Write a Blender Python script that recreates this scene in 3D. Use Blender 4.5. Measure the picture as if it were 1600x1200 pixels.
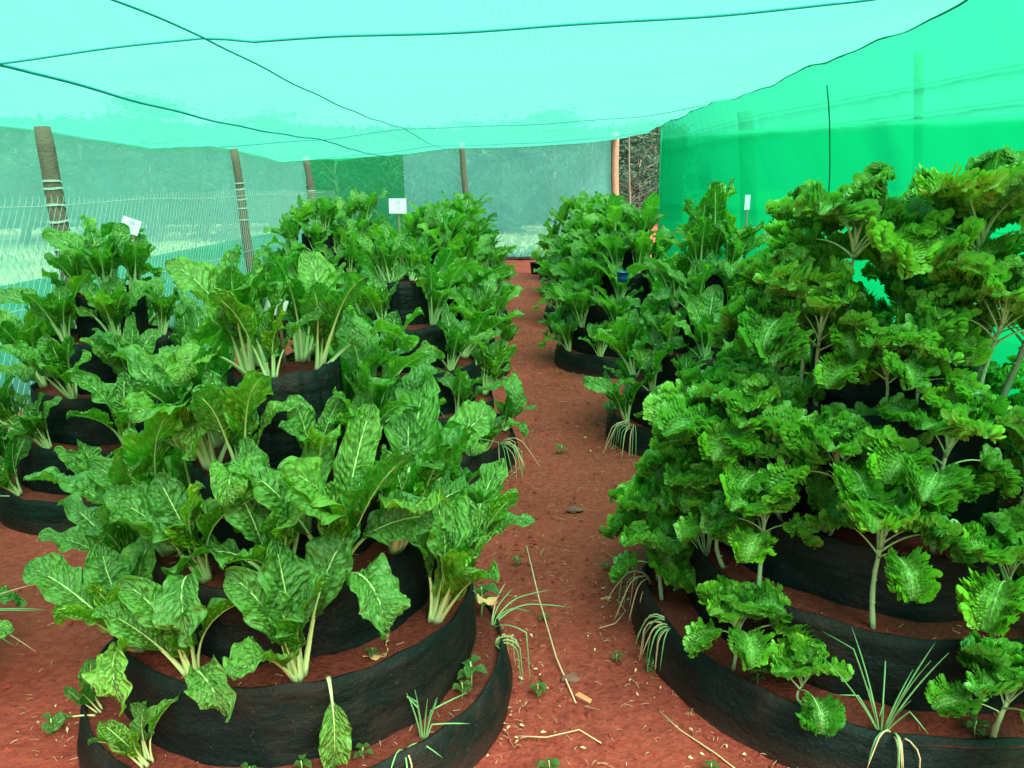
import bpy, math, random
import numpy as np
from math import radians as R, sin, cos, pi
from mathutils import Vector, Matrix
for o in list(bpy.data.objects): bpy.data.objects.remove(o)
S = bpy.context.scene
COL = S.collection

# ------------------------------------------------------------------ camera, world, sun, exposure
cam = bpy.data.objects.new('camera', bpy.data.cameras.new('camera')); COL.objects.link(cam)
cam.location = (0, 0, 1.6); cam.rotation_euler = (R(90 - 14.5), 0, 0)
cam.data.sensor_width = 36; cam.data.lens = 27; cam.data.clip_start = 0.05; cam.data.clip_end = 600
S.camera = cam
SUN_EL, SUN_AZ = R(58), R(150)          # azimuth: from +Y towards +X
w = bpy.data.worlds.new('World'); S.world = w; w.use_nodes = True
nt = w.node_tree; bg = nt.nodes['Background']
sky = nt.nodes.new('ShaderNodeTexSky'); sky.sky_type = 'NISHITA'; sky.sun_disc = False
sky.sun_elevation = SUN_EL; sky.sun_rotation = SUN_AZ; sky.dust_density = 6; sky.air_density = 1.0; sky.ozone_density = 0.6
mixo = nt.nodes.new('ShaderNodeMix'); mixo.data_type = 'RGBA'; mixo.inputs[0].default_value = 0.75
mixo.inputs[7].default_value = (3.3, 3.3, 3.3, 1)       # even cloud cover
nt.links.new(sky.outputs[0], mixo.inputs[6]); nt.links.new(mixo.outputs[2], bg.inputs[0])
bg.inputs[1].default_value = 0.05
sun = bpy.data.objects.new('sun', bpy.data.lights.new('sun', 'SUN')); COL.objects.link(sun)
sun.data.energy = 4.5; sun.data.angle = R(50); sun.data.color = (1, 0.87, 0.72)
d = Vector((sin(SUN_AZ) * cos(SUN_EL), cos(SUN_AZ) * cos(SUN_EL), sin(SUN_EL)))
sun.rotation_euler = d.to_track_quat('Z', 'Y').to_euler()
S.view_settings.view_transform = 'Standard'; S.view_settings.look = 'None'
S.view_settings.exposure = 3.0; S.view_settings.gamma = 1
S.render.engine = 'CYCLES'
S.cycles.max_bounces = 10; S.cycles.transparent_max_bounces = 16; S.cycles.use_denoising = True

rnd = random.Random(11)
NP = np.random.RandomState(5)

# ------------------------------------------------------------------ helpers
class Geo:
    """collects quads/tris with uv, an 'var' value and a material slot"""
    def __init__(s): s.v = []; s.f = []; s.uv = []; s.mi = []; s.n = 0; s.var = []
    def add(s, verts, faces, uvs=None, mi=0, var=0.0):
        verts = np.asarray(verts, float); k = len(verts)
        s.v.append(verts); s.f += [[i + s.n for i in f] for f in faces]
        s.uv.append(np.zeros((k, 2)) if uvs is None else np.asarray(uvs, float))
        s.mi += [mi] * len(faces); s.var.append(np.full(k, var)); s.n += k
    def add_geo(s, g, M=None, var=None, mimap=None):
        V = np.concatenate(g.v); 
        if M is not None:
            A = np.array(M); V = V @ A[:3, :3].T + A[:3, 3]
        s.v.append(V); s.f += [[i + s.n for i in f] for f in g.f]; s.uv.append(np.concatenate(g.uv))
        s.mi += g.mi if mimap is None else [mimap[m] for m in g.mi]
        vv = np.concatenate(g.var); s.var.append(vv if var is None else np.full(len(vv), var)); s.n += len(V)
    def mesh(s, name, mats, smooth=True):
        me = bpy.data.meshes.new(name); V = np.concatenate(s.v)
        me.from_pydata([], [], []) if False else None
        nl = [len(f) for f in s.f]; flat = np.fromiter((i for f in s.f for i in f), dtype=np.int32)
        me.vertices.add(len(V)); me.vertices.foreach_set('co', V.astype(np.float32).ravel())
        me.loops.add(len(flat)); me.loops.foreach_set('vertex_index', flat)
        me.polygons.add(len(nl)); st = np.concatenate([[0], np.cumsum(nl)[:-1]]).astype(np.int32)
        me.polygons.foreach_set('loop_start', st); me.polygons.foreach_set('loop_total', np.array(nl, np.int32))
        me.polygons.foreach_set('material_index', np.array(s.mi, np.int32))
        me.polygons.foreach_set('use_smooth', np.full(len(nl), smooth))
        uvl = me.uv_layers.new(name='UVMap'); U = np.concatenate(s.uv)[flat]
        uvl.data.foreach_set('uv', U.astype(np.float32).ravel())
        at = me.attributes.new('var', 'FLOAT', 'POINT'); at.data.foreach_set('value', np.concatenate(s.var).astype(np.float32))
        for m in (mats if isinstance(mats, (list, tuple)) else [mats]): me.materials.append(m)
        me.update(calc_edges=True); me.validate()
        return me
    def obj(s, name, mats, parent=None, smooth=True):
        return link(name, s.mesh(name, mats, smooth), parent)

def link(name, me, parent=None, M=None):
    o = bpy.data.objects.new(name, me); COL.objects.link(o); o.parent = parent
    if M is not None: o.matrix_local = M
    return o
def tag(o, label=None, cat=None, group=None, kind=None):
    if label: o['label'] = label
    if cat: o['category'] = cat
    if group: o['group'] = group
    if kind: o['kind'] = kind
    return o
def empty(name, loc=(0, 0, 0), rz=0):
    o = bpy.data.objects.new(name, None); COL.objects.link(o); o.location = loc; o.rotation_euler = (0, 0, rz)
    o.empty_display_size = 0.1
    return o
def grid_faces(nu, nv, close=False):
    f = []
    for j in range(nv - 1):
        for i in range(nu - 1 if not close else nu):
            a = j * nu + i; b = j * nu + (i + 1) % nu
            f.append([a, b, b + nu, a + nu])
    return f
def tube(g, pts, rad, n=6, mi=0, flat=1.0, var=0.0, caps=True):
    pts = [Vector(p) for p in pts]; k = len(pts)
    if not hasattr(rad, '__len__'): rad = [rad] * k
    V = []; UV = []; ref = None
    for i, p in enumerate(pts):
        t = (pts[min(i + 1, k - 1)] - pts[max(i - 1, 0)]).normalized()
        if ref is None: ref = Vector((0, 1, 0)) if abs(t.y) < 0.9 else Vector((1, 0, 0))
        a = (ref - t * ref.dot(t)).normalized(); b = t.cross(a); ref = a
        for j in range(n):
            th = 2 * pi * j / n
            V.append(p + a * (cos(th) * rad[i]) + b * (sin(th) * rad[i] * flat)); UV.append((j / n, i / max(1, k - 1)))
    F = grid_faces(n, k, True)
    if caps: F = F + [list(range(n))[::-1], [(k - 1) * n + j for j in range(n)]]
    g.add([tuple(v) for v in V], F, UV, mi, var)
def box(g, c, s, mi=0, M=None):
    x, y, z = c; a, b, h = s[0] / 2, s[1] / 2, s[2] / 2
    V = [(x + i * a, y + j * b, z + k * h) for k in (-1, 1) for j in (-1, 1) for i in (-1, 1)]
    if M is not None: V = [tuple(M @ Vector(v)) for v in V]
    g.add(V, [[0, 2, 3, 1], [4, 5, 7, 6], [0, 1, 5, 4], [2, 6, 7, 3], [0, 4, 6, 2], [1, 3, 7, 5]], None, mi)
def smooth_noise(x, y, seed=0, octv=3):
    r = np.random.RandomState(seed); out = 0; amp = 1; f = 1.0
    for k in range(octv):
        for _ in range(3):
            a = r.rand() * 2 * pi; ph = r.rand() * 6.28
            out = out + amp / 3 * np.sin(f * (np.cos(a) * x + np.sin(a) * y) * (0.8 + r.rand() * .6) + ph + 0.8 * np.sin(f * 0.6 * (np.sin(a) * x - np.cos(a) * y) + r.rand() * 6))
        amp *= 0.5; f *= 2.1
    return out

# ------------------------------------------------------------------ materials
def newmat(name):
    m = bpy.data.materials.new(name); m.use_nodes = True; n = m.node_tree.nodes; l = m.node_tree.links
    n.clear(); out = n.new('ShaderNodeOutputMaterial')
    return m, n, l, out
def math_n(n, l, op, a, b=None, c=None):
    x = n.new('ShaderNodeMath'); x.operation = op
    for i, v in enumerate((a, b, c)):
        if v is None: continue
        if isinstance(v, (int, float)): x.inputs[i].default_value = v
        else: l.new(v, x.inputs[i])
    return x.outputs[0]
def mixc(n, l, f, a, b):
    x = n.new('ShaderNodeMix'); x.data_type = 'RGBA'; x.clamp_factor = True
    for i, v in ((0, f), (6, a), (7, b)):
        if isinstance(v, (int, float)): x.inputs[i].default_value = v
        elif isinstance(v, tuple): x.inputs[i].default_value = (*v, 1)
        else: l.new(v, x.inputs[i])
    return x.outputs[2]
def noise(n, l, scale, detail=4, rough=.55, vec=None):
    t = n.new('ShaderNodeTexNoise'); t.inputs['Scale'].default_value = scale; t.inputs['Detail'].default_value = detail
    t.inputs['Roughness'].default_value = rough
    if vec is not None: l.new(vec, t.inputs['Vector'])
    return t.outputs[0]
def ramp(n, l, fac, stops):
    r = n.new('ShaderNodeValToRGB'); cr = r.color_ramp
    while len(cr.elements) < len(stops): cr.elements.new(0.5)
    for e, (p, c) in zip(cr.elements, stops):
        e.position = p; e.color = (*c, 1) if len(c) == 3 else c
    l.new(fac, r.inputs[0]); return r.outputs[0]
def bump(n, l, h, strength=.5, dist=.01):
    b = n.new('ShaderNodeBump'); b.inputs['Strength'].default_value = strength; b.inputs['Distance'].default_value = dist
    l.new(h, b.inputs['Height']); return b.outputs[0]
def simple(name, c1, c2, scale=20, rough=.7, bs=.3, bd=.01, spec=.3):
    m, n, l, out = newmat(name); p = n.new('ShaderNodeBsdfPrincipled')
    co = n.new('ShaderNodeTexCoord').outputs['Object']
    f = noise(n, l, scale, 5, .6, co); l.new(mixc(n, l, f, c1, c2), p.inputs['Base Color'])
    p.inputs['Roughness'].default_value = rough; p.inputs['Specular IOR Level'].default_value = spec
    l.new(bump(n, l, noise(n, l, scale * 3, 5, .6, co), bs, bd), p.inputs['Normal'])
    l.new(p.outputs[0], out.inputs[0]); return m

def leafmat(name, dark, mid, light, vein, nveins, slope, rough=.36, kale=False, under=(.15, .37, .06)):
    m, n, l, out = newmat(name)
    uv = n.new('ShaderNodeTexCoord').outputs['UV']; sx = n.new('ShaderNodeSeparateXYZ'); l.new(uv, sx.inputs[0])
    u = math_n(n, l, 'ABSOLUTE', math_n(n, l, 'MULTIPLY_ADD', sx.outputs[0], 2, -1)); v = sx.outputs[1]
    oi = n.new('ShaderNodeObjectInfo'); at = n.new('ShaderNodeAttribute'); at.attribute_name = 'var'
    var = math_n(n, l, 'FRACT', math_n(n, l, 'ADD', oi.outputs['Random'], at.outputs['Fac']))
    cmb = n.new('ShaderNodeCombineXYZ'); l.new(math_n(n, l, 'MULTIPLY', sx.outputs[0], 1.3), cmb.inputs[0]); l.new(math_n(n, l, 'MULTIPLY', v, 2.4), cmb.inputs[1])
    l.new(math_n(n, l, 'MULTIPLY', var, 37.0), cmb.inputs[2])
    nz = noise(n, l, 2.2, 4, .6, cmb.outputs[0])
    # lateral veins
    ph = math_n(n, l, 'SUBTRACT', math_n(n, l, 'MULTIPLY', v, nveins), math_n(n, l, 'MULTIPLY', math_n(n, l, 'POWER', u, .8), slope))
    ph = math_n(n, l, 'ADD', ph, math_n(n, l, 'MULTIPLY', nz, .9))
    tri = math_n(n, l, 'ABSOLUTE', math_n(n, l, 'SUBTRACT', math_n(n, l, 'FRACT', ph), .5))     # 0 at vein centre
    vl = math_n(n, l, 'SUBTRACT', 1, math_n(n, l, 'MULTIPLY', tri, 9 if not kale else 8)); vl = math_n(n, l, 'MAXIMUM', vl, 0)
    vl = math_n(n, l, 'MULTIPLY', vl, math_n(n, l, 'SUBTRACT', 1.0, u))
    mr = math_n(n, l, 'MAXIMUM', math_n(n, l, 'SUBTRACT', 1, math_n(n, l, 'MULTIPLY', u, 14)), 0)
    base = ramp(n, l, math_n(n, l, 'ADD', math_n(n, l, 'MULTIPLY', var, .8), math_n(n, l, 'MULTIPLY', nz, .16)),
                [(0.1, dark), (0.62, mid), (0.97, light)])
    # small dust and holes tone
    base = mixc(n, l, math_n(n, l, 'MULTIPLY', vl, .14 if not kale else .45), base, vein)
    base = mixc(n, l, mr, base, vein)
    geo = n.new('ShaderNodeNewGeometry')
    col = mixc(n, l, math_n(n, l, 'MULTIPLY', geo.outputs['Backfacing'], .55), base, under)
    p = n.new('ShaderNodeBsdfPrincipled'); l.new(col, p.inputs['Base Color'])
    l.new(mixc(n, l, geo.outputs['Backfacing'], (rough,) * 3, (.6,) * 3), p.inputs['Roughness'])
    p.inputs['Specular IOR Level'].default_value = .85; p.inputs['Coat Weight'].default_value = .28; p.inputs['Coat Roughness'].default_value = .16
    vo = n.new('ShaderNodeTexVoronoi'); vo.feature = 'SMOOTH_F1'; vo.inputs['Scale'].default_value = 15 if not kale else 20
    vo.inputs['Smoothness'].default_value = .5
    c2 = n.new('ShaderNodeCombineXYZ'); l.new(math_n(n, l, 'MULTIPLY', sx.outputs[0], .55), c2.inputs[0]); l.new(ph, c2.inputs[1])
    vs = n.new('ShaderNodeVectorMath'); vs.operation = 'MULTIPLY'; l.new(c2.outputs[0], vs.inputs[0]); vs.inputs[1].default_value = (1, .09, 1)
    l.new(vs.outputs[0], vo.inputs['Vector'])
    h = math_n(n, l, 'SUBTRACT', math_n(n, l, 'MULTIPLY', vo.outputs['Distance'], -1.6), math_n(n, l, 'MULTIPLY', vl, .5))
    h = math_n(n, l, 'SUBTRACT', h, math_n(n, l, 'MULTIPLY', mr, .6))
    if kale: h = math_n(n, l, 'ADD', math_n(n, l, 'MULTIPLY', h, .6), math_n(n, l, 'MULTIPLY', noise(n, l, 30, 3, .6, cmb.outputs[0]), math_n(n, l, 'MULTIPLY', u, 1.6)))
    l.new(bump(n, l, h, 1.0, .011 if not kale else .008), p.inputs['Normal'])
    tr = n.new('ShaderNodeBsdfTranslucent')
    l.new(mixc(n, l, .5, col, (.17, .58, .035)), tr.inputs[0])
    mx = n.new('ShaderNodeMixShader'); mx.inputs[0].default_value = .45
    l.new(p.outputs[0], mx.inputs[1]); l.new(tr.outputs[0], mx.inputs[2]); l.new(mx.outputs[0], out.inputs[0])
    return m

M_chard = leafmat('chard_leaf', (.03, .19, .010), (.125, .41, .014), (.34, .60, .02), (.50, .68, .22), 13, 2.6, .21)
M_chard_far = M_chard
M_kale = leafmat('kale_leaf', (.06, .30, .018), (.17, .52, .018), (.32, .65, .03), (.50, .70, .30), 8, 2.6, .38, True, under=(.16, .46, .05))
M_weed = leafmat('seedling_leaf', (.08, .3, .04), (.12, .38, .05), (.2, .45, .06), (.3, .5, .15), 5, 2)
def stalkmat(name, c1, c2):
    m, n, l, out = newmat(name); p = n.new('ShaderNodeBsdfPrincipled')
    uv = n.new('ShaderNodeTexCoord').outputs['UV']; sx = n.new('ShaderNodeSeparateXYZ'); l.new(uv, sx.inputs[0])
    mp = n.new('ShaderNodeMapping'); mp.inputs['Scale'].default_value = (14, 1.5, 1); l.new(uv, mp.inputs[0])
    f = noise(n, l, 2, 3, .5, mp.outputs[0])
    l.new(mixc(n, l, math_n(n, l, 'MULTIPLY_ADD', sx.outputs[1], .7, math_n(n, l, 'MULTIPLY', f, .4)), c1, c2), p.inputs['Base Color'])
    p.inputs['Roughness'].default_value = .42; p.inputs['Subsurface Weight'].default_value = 0
    l.new(bump(n, l, f, .4, .003), p.inputs['Normal'])
    l.new(p.outputs[0], out.inputs[0]); return m
M_stalk = stalkmat('chard_stalk', (.60, .70, .36), (.42, .64, .16))
M_kstalk = stalkmat('kale_stalk', (.32, .50, .24), (.34, .56, .16))
M_kstem = simple('kale_stem', (.22, .36, .15), (.40, .52, .30), 60, .6, .6, .004)
M_onion = stalkmat('onion_leaf', (.25, .42, .16), (.07, .30, .10))
M_straw = simple('straw', (.40, .24, .12), (.66, .46, .30), 30, .8)
M_dry = simple('dry_leaf', (.38, .20, .07), (.60, .42, .22), 40, .8)

def plastic():
    m, n, l, out = newmat('black_plastic_sheet'); p = n.new('ShaderNodeBsdfPrincipled')
    tc = n.new('ShaderNodeTexCoord'); co = tc.outputs['Object']
    f = noise(n, l, 6, 6, .65, co); f2 = noise(n, l, 60, 4, .7, co)
    sp = math_n(n, l, 'GREATER_THAN', noise(n, l, 140, 2, .5, co), .70)
    sz = n.new('ShaderNodeSeparateXYZ'); l.new(co, sz.inputs[0])
    c = mixc(n, l, f, (.002, .005, .005), (.006, .015, .014))
    # splashed laterite dust, patchy
    dust = math_n(n, l, 'MULTIPLY', math_n(n, l, 'MAXIMUM', math_n(n, l, 'SUBTRACT', noise(n, l, 3.1, 5, .6, co), .5), 0), 1.5)
    low = math_n(n, l, 'MAXIMUM', math_n(n, l, 'SUBTRACT', 1, math_n(n, l, 'MULTIPLY', sz.outputs[2], 9)), 0)
    dust = math_n(n, l, 'ADD', dust, math_n(n, l, 'MULTIPLY', low, .55))
    c = mixc(n, l, dust, c, (.075, .030, .022)); c = mixc(n, l, math_n(n, l, 'MULTIPLY', sp, .25), c, (.16, .14, .11))
    l.new(c, p.inputs['Base Color'])
    l.new(math_n(n, l, 'MULTIPLY_ADD', f2, .3, .42), p.inputs['Roughness']); p.inputs['Specular IOR Level'].default_value = .14
    mp = n.new('ShaderNodeMapping'); mp.inputs['Scale'].default_value = (5, 5, 14); l.new(co, mp.inputs[0])
    hh = math_n(n, l, 'ADD', noise(n, l, 1, 4, .5, mp.outputs[0]), math_n(n, l, 'MULTIPLY', f2, .25))
    l.new(bump(n, l, hh, .8, .03), p.inputs['Normal']); l.new(p.outputs[0], out.inputs[0]); return m
M_plastic = plastic()

def soilmat(name, c1, c2, c3, sc=1.0):
    m, n, l, out = newmat(name); p = n.new('ShaderNodeBsdfPrincipled')
    co = n.new('ShaderNodeTexCoord').outputs['Object']
    f = noise(n, l, 1.3 * sc, 7, .65, co); f2 = noise(n, l, 34 * sc, 6, .7, co); f3 = noise(n, l, 140, 3, .6, co)
    c = mixc(n, l, math_n(n, l, 'MULTIPLY_ADD', f, 2.8, -.9), c1, c2)
    c = mixc(n, l, math_n(n, l, 'MULTIPLY_ADD', f2, 2.4, -.9), c, c3)
    fl = math_n(n, l, 'GREATER_THAN', f3, .735)
    c = mixc(n, l, math_n(n, l, 'MULTIPLY', fl, .45), c, (.55, .40, .28))
    l.new(c, p.inputs['Base Color']); p.inputs['Roughness'].default_value = .95; p.inputs['Specular IOR Level'].default_value = .15
    vo = n.new('ShaderNodeTexVoronoi'); vo.inputs['Scale'].default_value = 55 * sc; l.new(co, vo.inputs['Vector'])
    h = math_n(n, l, 'ADD', math_n(n, l, 'MULTIPLY', f2, 1.2), math_n(n, l, 'MULTIPLY', vo.outputs['Distance'], -.35))
    l.new(bump(n, l, h, .75, .018), p.inputs['Normal']); l.new(p.outputs[0], out.inputs[0]); return m
M_soil = soilmat('red_soil', (.29, .043, .030), (.135, .020, .016), (.37, .070, .048))
M_potsoil = soilmat('planting_soil', (.15, .026, .018), (.08, .015, .011), (.22, .046, .030), 1.6)

def netmat(name, tcol, dcol, open_, band=0.0, weave=420, wamp=.12, streak=(1, 1, 1)):
    """shade netting: open holes (transparent) between thin translucent filaments"""
    m, n, l, out = newmat(name)
    tc = n.new('ShaderNodeTexCoord'); co = tc.outputs['UV']
    mp = n.new('ShaderNodeMapping'); mp.inputs['Scale'].default_value = streak; l.new(co, mp.inputs[0])
    f = noise(n, l, 1.0, 5, .6, mp.outputs[0])
    wv = n.new('ShaderNodeTexWave'); wv.inputs['Scale'].default_value = weave; wv.inputs['Distortion'].default_value = 2; wv.inputs['Detail'].default_value = 1; l.new(co, wv.inputs['Vector'])
    op = math_n(n, l, 'ADD', open_, math_n(n, l, 'MULTIPLY', math_n(n, l, 'SUBTRACT', f, .5), wamp * 2))
    op = math_n(n, l, 'ADD', op, math_n(n, l, 'MULTIPLY', math_n(n, l, 'SUBTRACT', wv.outputs[1], .5), wamp * .5))
    tp = n.new('ShaderNodeBsdfTransparent'); tp.inputs[0].default_value = (*tcol, 1)
    tr = n.new('ShaderNodeBsdfTranslucent'); tr.inputs[0].default_value = (*dcol, 1)
    df = n.new('ShaderNodeBsdfDiffuse'); df.inputs[0].default_value = (*dcol, 1)
    a = n.new('ShaderNodeMixShader'); a.inputs[0].default_value = .25; l.new(tr.outputs[0], a.inputs[1]); l.new(df.outputs[0], a.inputs[2])
    b = n.new('ShaderNodeMixShader'); l.new(op, b.inputs[0]); l.new(a.outputs[0], b.inputs[1]); l.new(tp.outputs[0], b.inputs[2])
    l.new(b.outputs[0], out.inputs[0]); return m
M_roof = netmat('roof_net', (.52, .93, .80), (.022, .170, .134), .22, weave=60, wamp=.11, streak=(2, 40, 1))
M_wallnet = netmat('wall_net', (.60, .95, .84), (.17, .64, .57), .33, weave=90, wamp=.12, streak=(9, 2, 1))
M_aqua = netmat('aqua_net', (.4, .95, .85), (.10, .48, .39), .36, weave=90, wamp=.15, streak=(6, 3, 1))
M_green = netmat('bright_green_net', (.30, .88, .58), (.04, .42, .20), .44, weave=90, wamp=.08, streak=(12, 2, 1))
M_side = netmat('side_green_net', (.06, .88, .55), (.008, .185, .090), .26, weave=90, wamp=.09, streak=(14, 1.5, 1))
M_side2 = netmat('side_green_net_lower', (.10, .90, .60), (.010, .30, .155), .50, weave=90, wamp=.09, streak=(14, 1.5, 1))
M_backnet = netmat('back_net', (.62, .90, .86), (.17, .66, .62), .45, weave=90, wamp=.12, streak=(16, 2, 1))
M_cord = simple('dark_cord', (.015, .30, .32), (.02, .38, .40), 40, .7)
M_gcord = simple('green_cord', (.01, .24, .12), (.015, .34, .18), 40, .7)
M_wire = simple('galvanised_wire', (.40, .50, .45), (.6, .7, .65), 40, .45, spec=.5)
M_post = simple('weathered_pole', (.10, .072, .05), (.22, .165, .125), 14, .85, .6, .02)
M_post2 = simple('brown_pole', (.10, .062, .04), (.19, .13, .088), 14, .85, .6, .02)
M_stake = simple('stake_wood', (.16, .09, .05), (.30, .18, .10), 30, .85)
M_card = simple('white_card', (.82, .86, .88), (.9, .92, .93), 10, .6)
M_ink = simple('ink', (.02, .02, .03), (.03, .03, .05), 10, .7)
M_blue = simple('blue_plastic', (.0, .06, .18), (.0, .09, .26), 10, .4)
M_bark = simple('bark', (.045, .045, .036), (.10, .10, .08), 8, .9, .6, .03)
M_brick = simple('brick_chip', (.48, .15, .07), (.58, .24, .13), 60, .9)
M_stone = simple('dark_stone', (.11, .04, .03), (.20, .09, .07), 40, .9)

# ------------------------------------------------------------------ leaf meshes
def leaf_geo(seed, total, stalk_frac, W, th0, th1, kale=False, nu=13, nv=26, fold=.35, ruffle=.03, savoy=.006, twist=0.0, stalk_r=.008, curlpow=1.6):
    r = np.random.RandomState(seed); ns = 60
    s = np.linspace(0, 1, ns); th = th0 + (th1 - th0) * s ** curlpow + .10 * np.sin(s * 5 + r.rand() * 6)
    ds = total / (ns - 1)
    X = np.concatenate([[0], np.cumsum(np.sin(th[:-1]) * ds)]); Z = np.concatenate([[0], np.cumsum(np.cos(th[:-1]) * ds)])
    side = (r.rand() - .5) * .25 * total; Yc = side * s ** 2
    def C(q): return np.stack([np.interp(q, s, X), np.interp(q, s, Yc), np.interp(q, s, Z)], -1)
    v = np.linspace(0, 1, nv); q = stalk_frac + (1 - stalk_frac) * v
    T = np.interp(q, s, th); nrm = np.stack([-np.cos(T), np.zeros(nv), np.sin(T)], -1); lat0 = np.array([0, 1., 0])
    tw = twist * v ** 1.2
    lat = lat0[None] * np.cos(tw)[:, None] + nrm * np.sin(tw)[:, None]; nr = nrm * np.cos(tw)[:, None] - lat0[None] * np.sin(tw)[:, None]
    u = np.linspace(-1, 1, nu)
    if kale: u = np.sign(u) * np.abs(u) ** .7
    UU, VV = np.meshgrid(u, v)
    if kale:
        w = W * np.sin(pi * np.clip(v * .90 + .07, 0, 1) ** 1.15) ** .65
        w = w * .92 * (1 + .27 * np.sin(v * 22 + r.rand() * 6) * np.clip(1.3 - v, .3, 1))
    else:
        w = W * (1 - (1 - np.clip(v / .42, 0, 1)) ** 2 * .82) * np.sqrt(np.clip(1 - v ** 4.5, .012, 1)) * (1.0 - .10 * v)
        w = w * (1 + .03 * np.sin(v * 15 + r.rand() * 6) + .02 * np.sin(v * 31 + r.rand() * 6))
    a = np.abs(UU); sg = np.sign(UU); Wd = w[:, None] * UU
    ph1 = r.rand() * 6; ph2 = r.rand() * 6
    if kale:
        warp = 1.1 * np.sin(7 * VV + ph1 + sg) + .7 * np.sin(17 * VV + ph2 - sg * 2)
        e1 = np.clip((a - .45) / .55, 0, 1) ** 1.3
        fr = 24 + r.rand() * 8; q1 = fr * VV + warp + sg * 1.3 + 2.0 * a; q2 = fr * 2.15 * VV - warp * 1.6 + ph2 + 6 * a
        off = ruffle * e1 * (np.sin(q1) + .75 * np.sin(q2)) + ruffle * .45 * a * np.sin(11 * VV + ph2 + sg)
        off += .45 * ruffle * np.sin(23 * UU + 31 * VV + ph1) * np.sin(37 * VV - 17 * UU + ph2) * np.clip(a * 2, 0, 1)
        inpl = ruffle * .75 * e1 * np.cos(q2 + .7) * sg
        along = ruffle * .9 * e1 * (np.cos(q1 + 1.1) + .6 * np.sin(q2 * .97))
    else:
        off = ruffle * a ** 2.2 * (np.sin(11 * VV + sg * .9 + ph1) + .6 * np.sin(23 * VV + ph2 + sg))
        p = VV * 13 - a ** .8 * 2.6 + .45 * np.sin(VV * 7 + ph1 + sg) + .3 * np.sin(VV * 19 + ph2 + 3 * UU)
        off += savoy * (np.abs(np.sin(pi * p)) - .5) * 2 * np.clip(a * 3, 0, 1) * (1 - .65 * a ** 2)
        off += savoy * .8 * np.sin(a * 17 + p * 2.2 + ph2) * np.sin(p * 5.1 + ph1) * np.clip(a * 4, 0, 1) * (1 - .6 * a ** 2)
        off += savoy * .06 * r.randn(*UU.shape) * a
        inpl = ruffle * .12 * a ** 2 * np.sin(19 * VV + ph2 + sg); along = 0 * a
    fo = fold * (1 - .5 * v)[:, None]
    P = C(q)[:, None, :] + lat[:, None, :] * ((Wd * np.cos(fo)) + inpl)[..., None] + nr[:, None, :] * (np.abs(Wd) * np.sin(fo) + off)[..., None]
    tang = np.stack([np.sin(T), 0 * T, np.cos(T)], -1)
    back = (a ** 2) * (W * (.30 if kale else .22) * (v - (.35 if kale else .8)))[:, None]
    P = P + tang[:, None, :] * (-back + along)[..., None]
    blade = Geo(); blade.add(P.reshape(-1, 3), grid_faces(nu, nv), np.stack([(UU.ravel() + 1) / 2, VV.ravel()], -1), 0)
    if kale:
        for (aa, wid, amp, nw) in ((1.0, .018, .0098, 32), (.82, .017, .0090, 29), (.64, .014, .0078, 24), (.46, .012, .0064, 18), (.26, .009, .005, 12)):
            for sg_ in (-1, 1):
                m = nw * 8; vv = np.linspace(.03, .97 if aa < 1 else 1, m); qv = vv * (nv - 1); i0 = np.minimum(qv.astype(int), nv - 2); fr_ = (qv - i0)[:, None]
                ci = np.abs(u - sg_ * aa).argmin(); E = P[:, ci, :]; Cn = C(q)
                ker = np.ones(9) / 9; Es = np.stack([np.convolve(np.pad(E[:, c], 4, 'edge'), ker, 'valid') for c in range(3)], -1)
                def at_(A): return A[i0] * (1 - fr_) + A[i0 + 1] * fr_
                e = at_(Es); nn_ = at_(nr); tt = at_(tang); out_ = e - at_(Cn); out_ /= np.linalg.norm(out_, axis=1)[:, None] + 1e-9
                phs = np.cumsum(2 * pi / 8 * r.uniform(.65, 1.35, m)); big = 1 + .35 * np.sin(vv * 19 + r.rand() * 6)
                rows = []
                for kk, (hh, am) in enumerate(((-.2, .15), (.45, .7), (1.0, 1.25))):
                    dirn = nn_ * (.75 if aa < 1 else .35) + out_ * (.45 if aa < 1 else .85)
                    rows.append(e + dirn * (wid * hh * big)[:, None] + out_ * (amp * am * np.sin(phs))[:, None] * .6 + nn_ * (amp * am * np.sin(phs + .9))[:, None] * .8 + tt * (amp * am * .8 * np.cos(phs * 1.0 + .4))[:, None])
                RV = np.concatenate(rows); f_ = grid_faces(m, 3)
                if sg_ > 0: f_ = [x[::-1] for x in f_]
                blade.add(RV, f_, np.stack([np.full(3 * m, .5 + .5 * sg_ * min(.93, aa)), np.tile(vv, 3)], -1), 0)
    # stalk runs up to the blade and on as the midrib under it
    st = Geo(); qs = np.concatenate([np.linspace(0, stalk_frac, 7), stalk_frac + (1 - stalk_frac) * np.array([.12, .27, .45, .63, .82])])
    pts = C(qs); Tn = np.interp(qs, s, th); nn = np.stack([-np.cos(Tn), 0 * Tn, np.sin(Tn)], -1)
    rad = np.interp(qs, [0, .08, stalk_frac, min(.99, stalk_frac + .15), 1], [stalk_r * 1.35, stalk_r, stalk_r * .62, stalk_r * .30, stalk_r * .08])
    pts = pts + nn * np.interp(qs, [0, stalk_frac, 1], [0, stalk_r * .05, stalk_r * .04])[:, None]
    tube(st, [tuple(p) for p in pts], list(rad), 7, 0, .6)
    return blade, st

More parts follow.
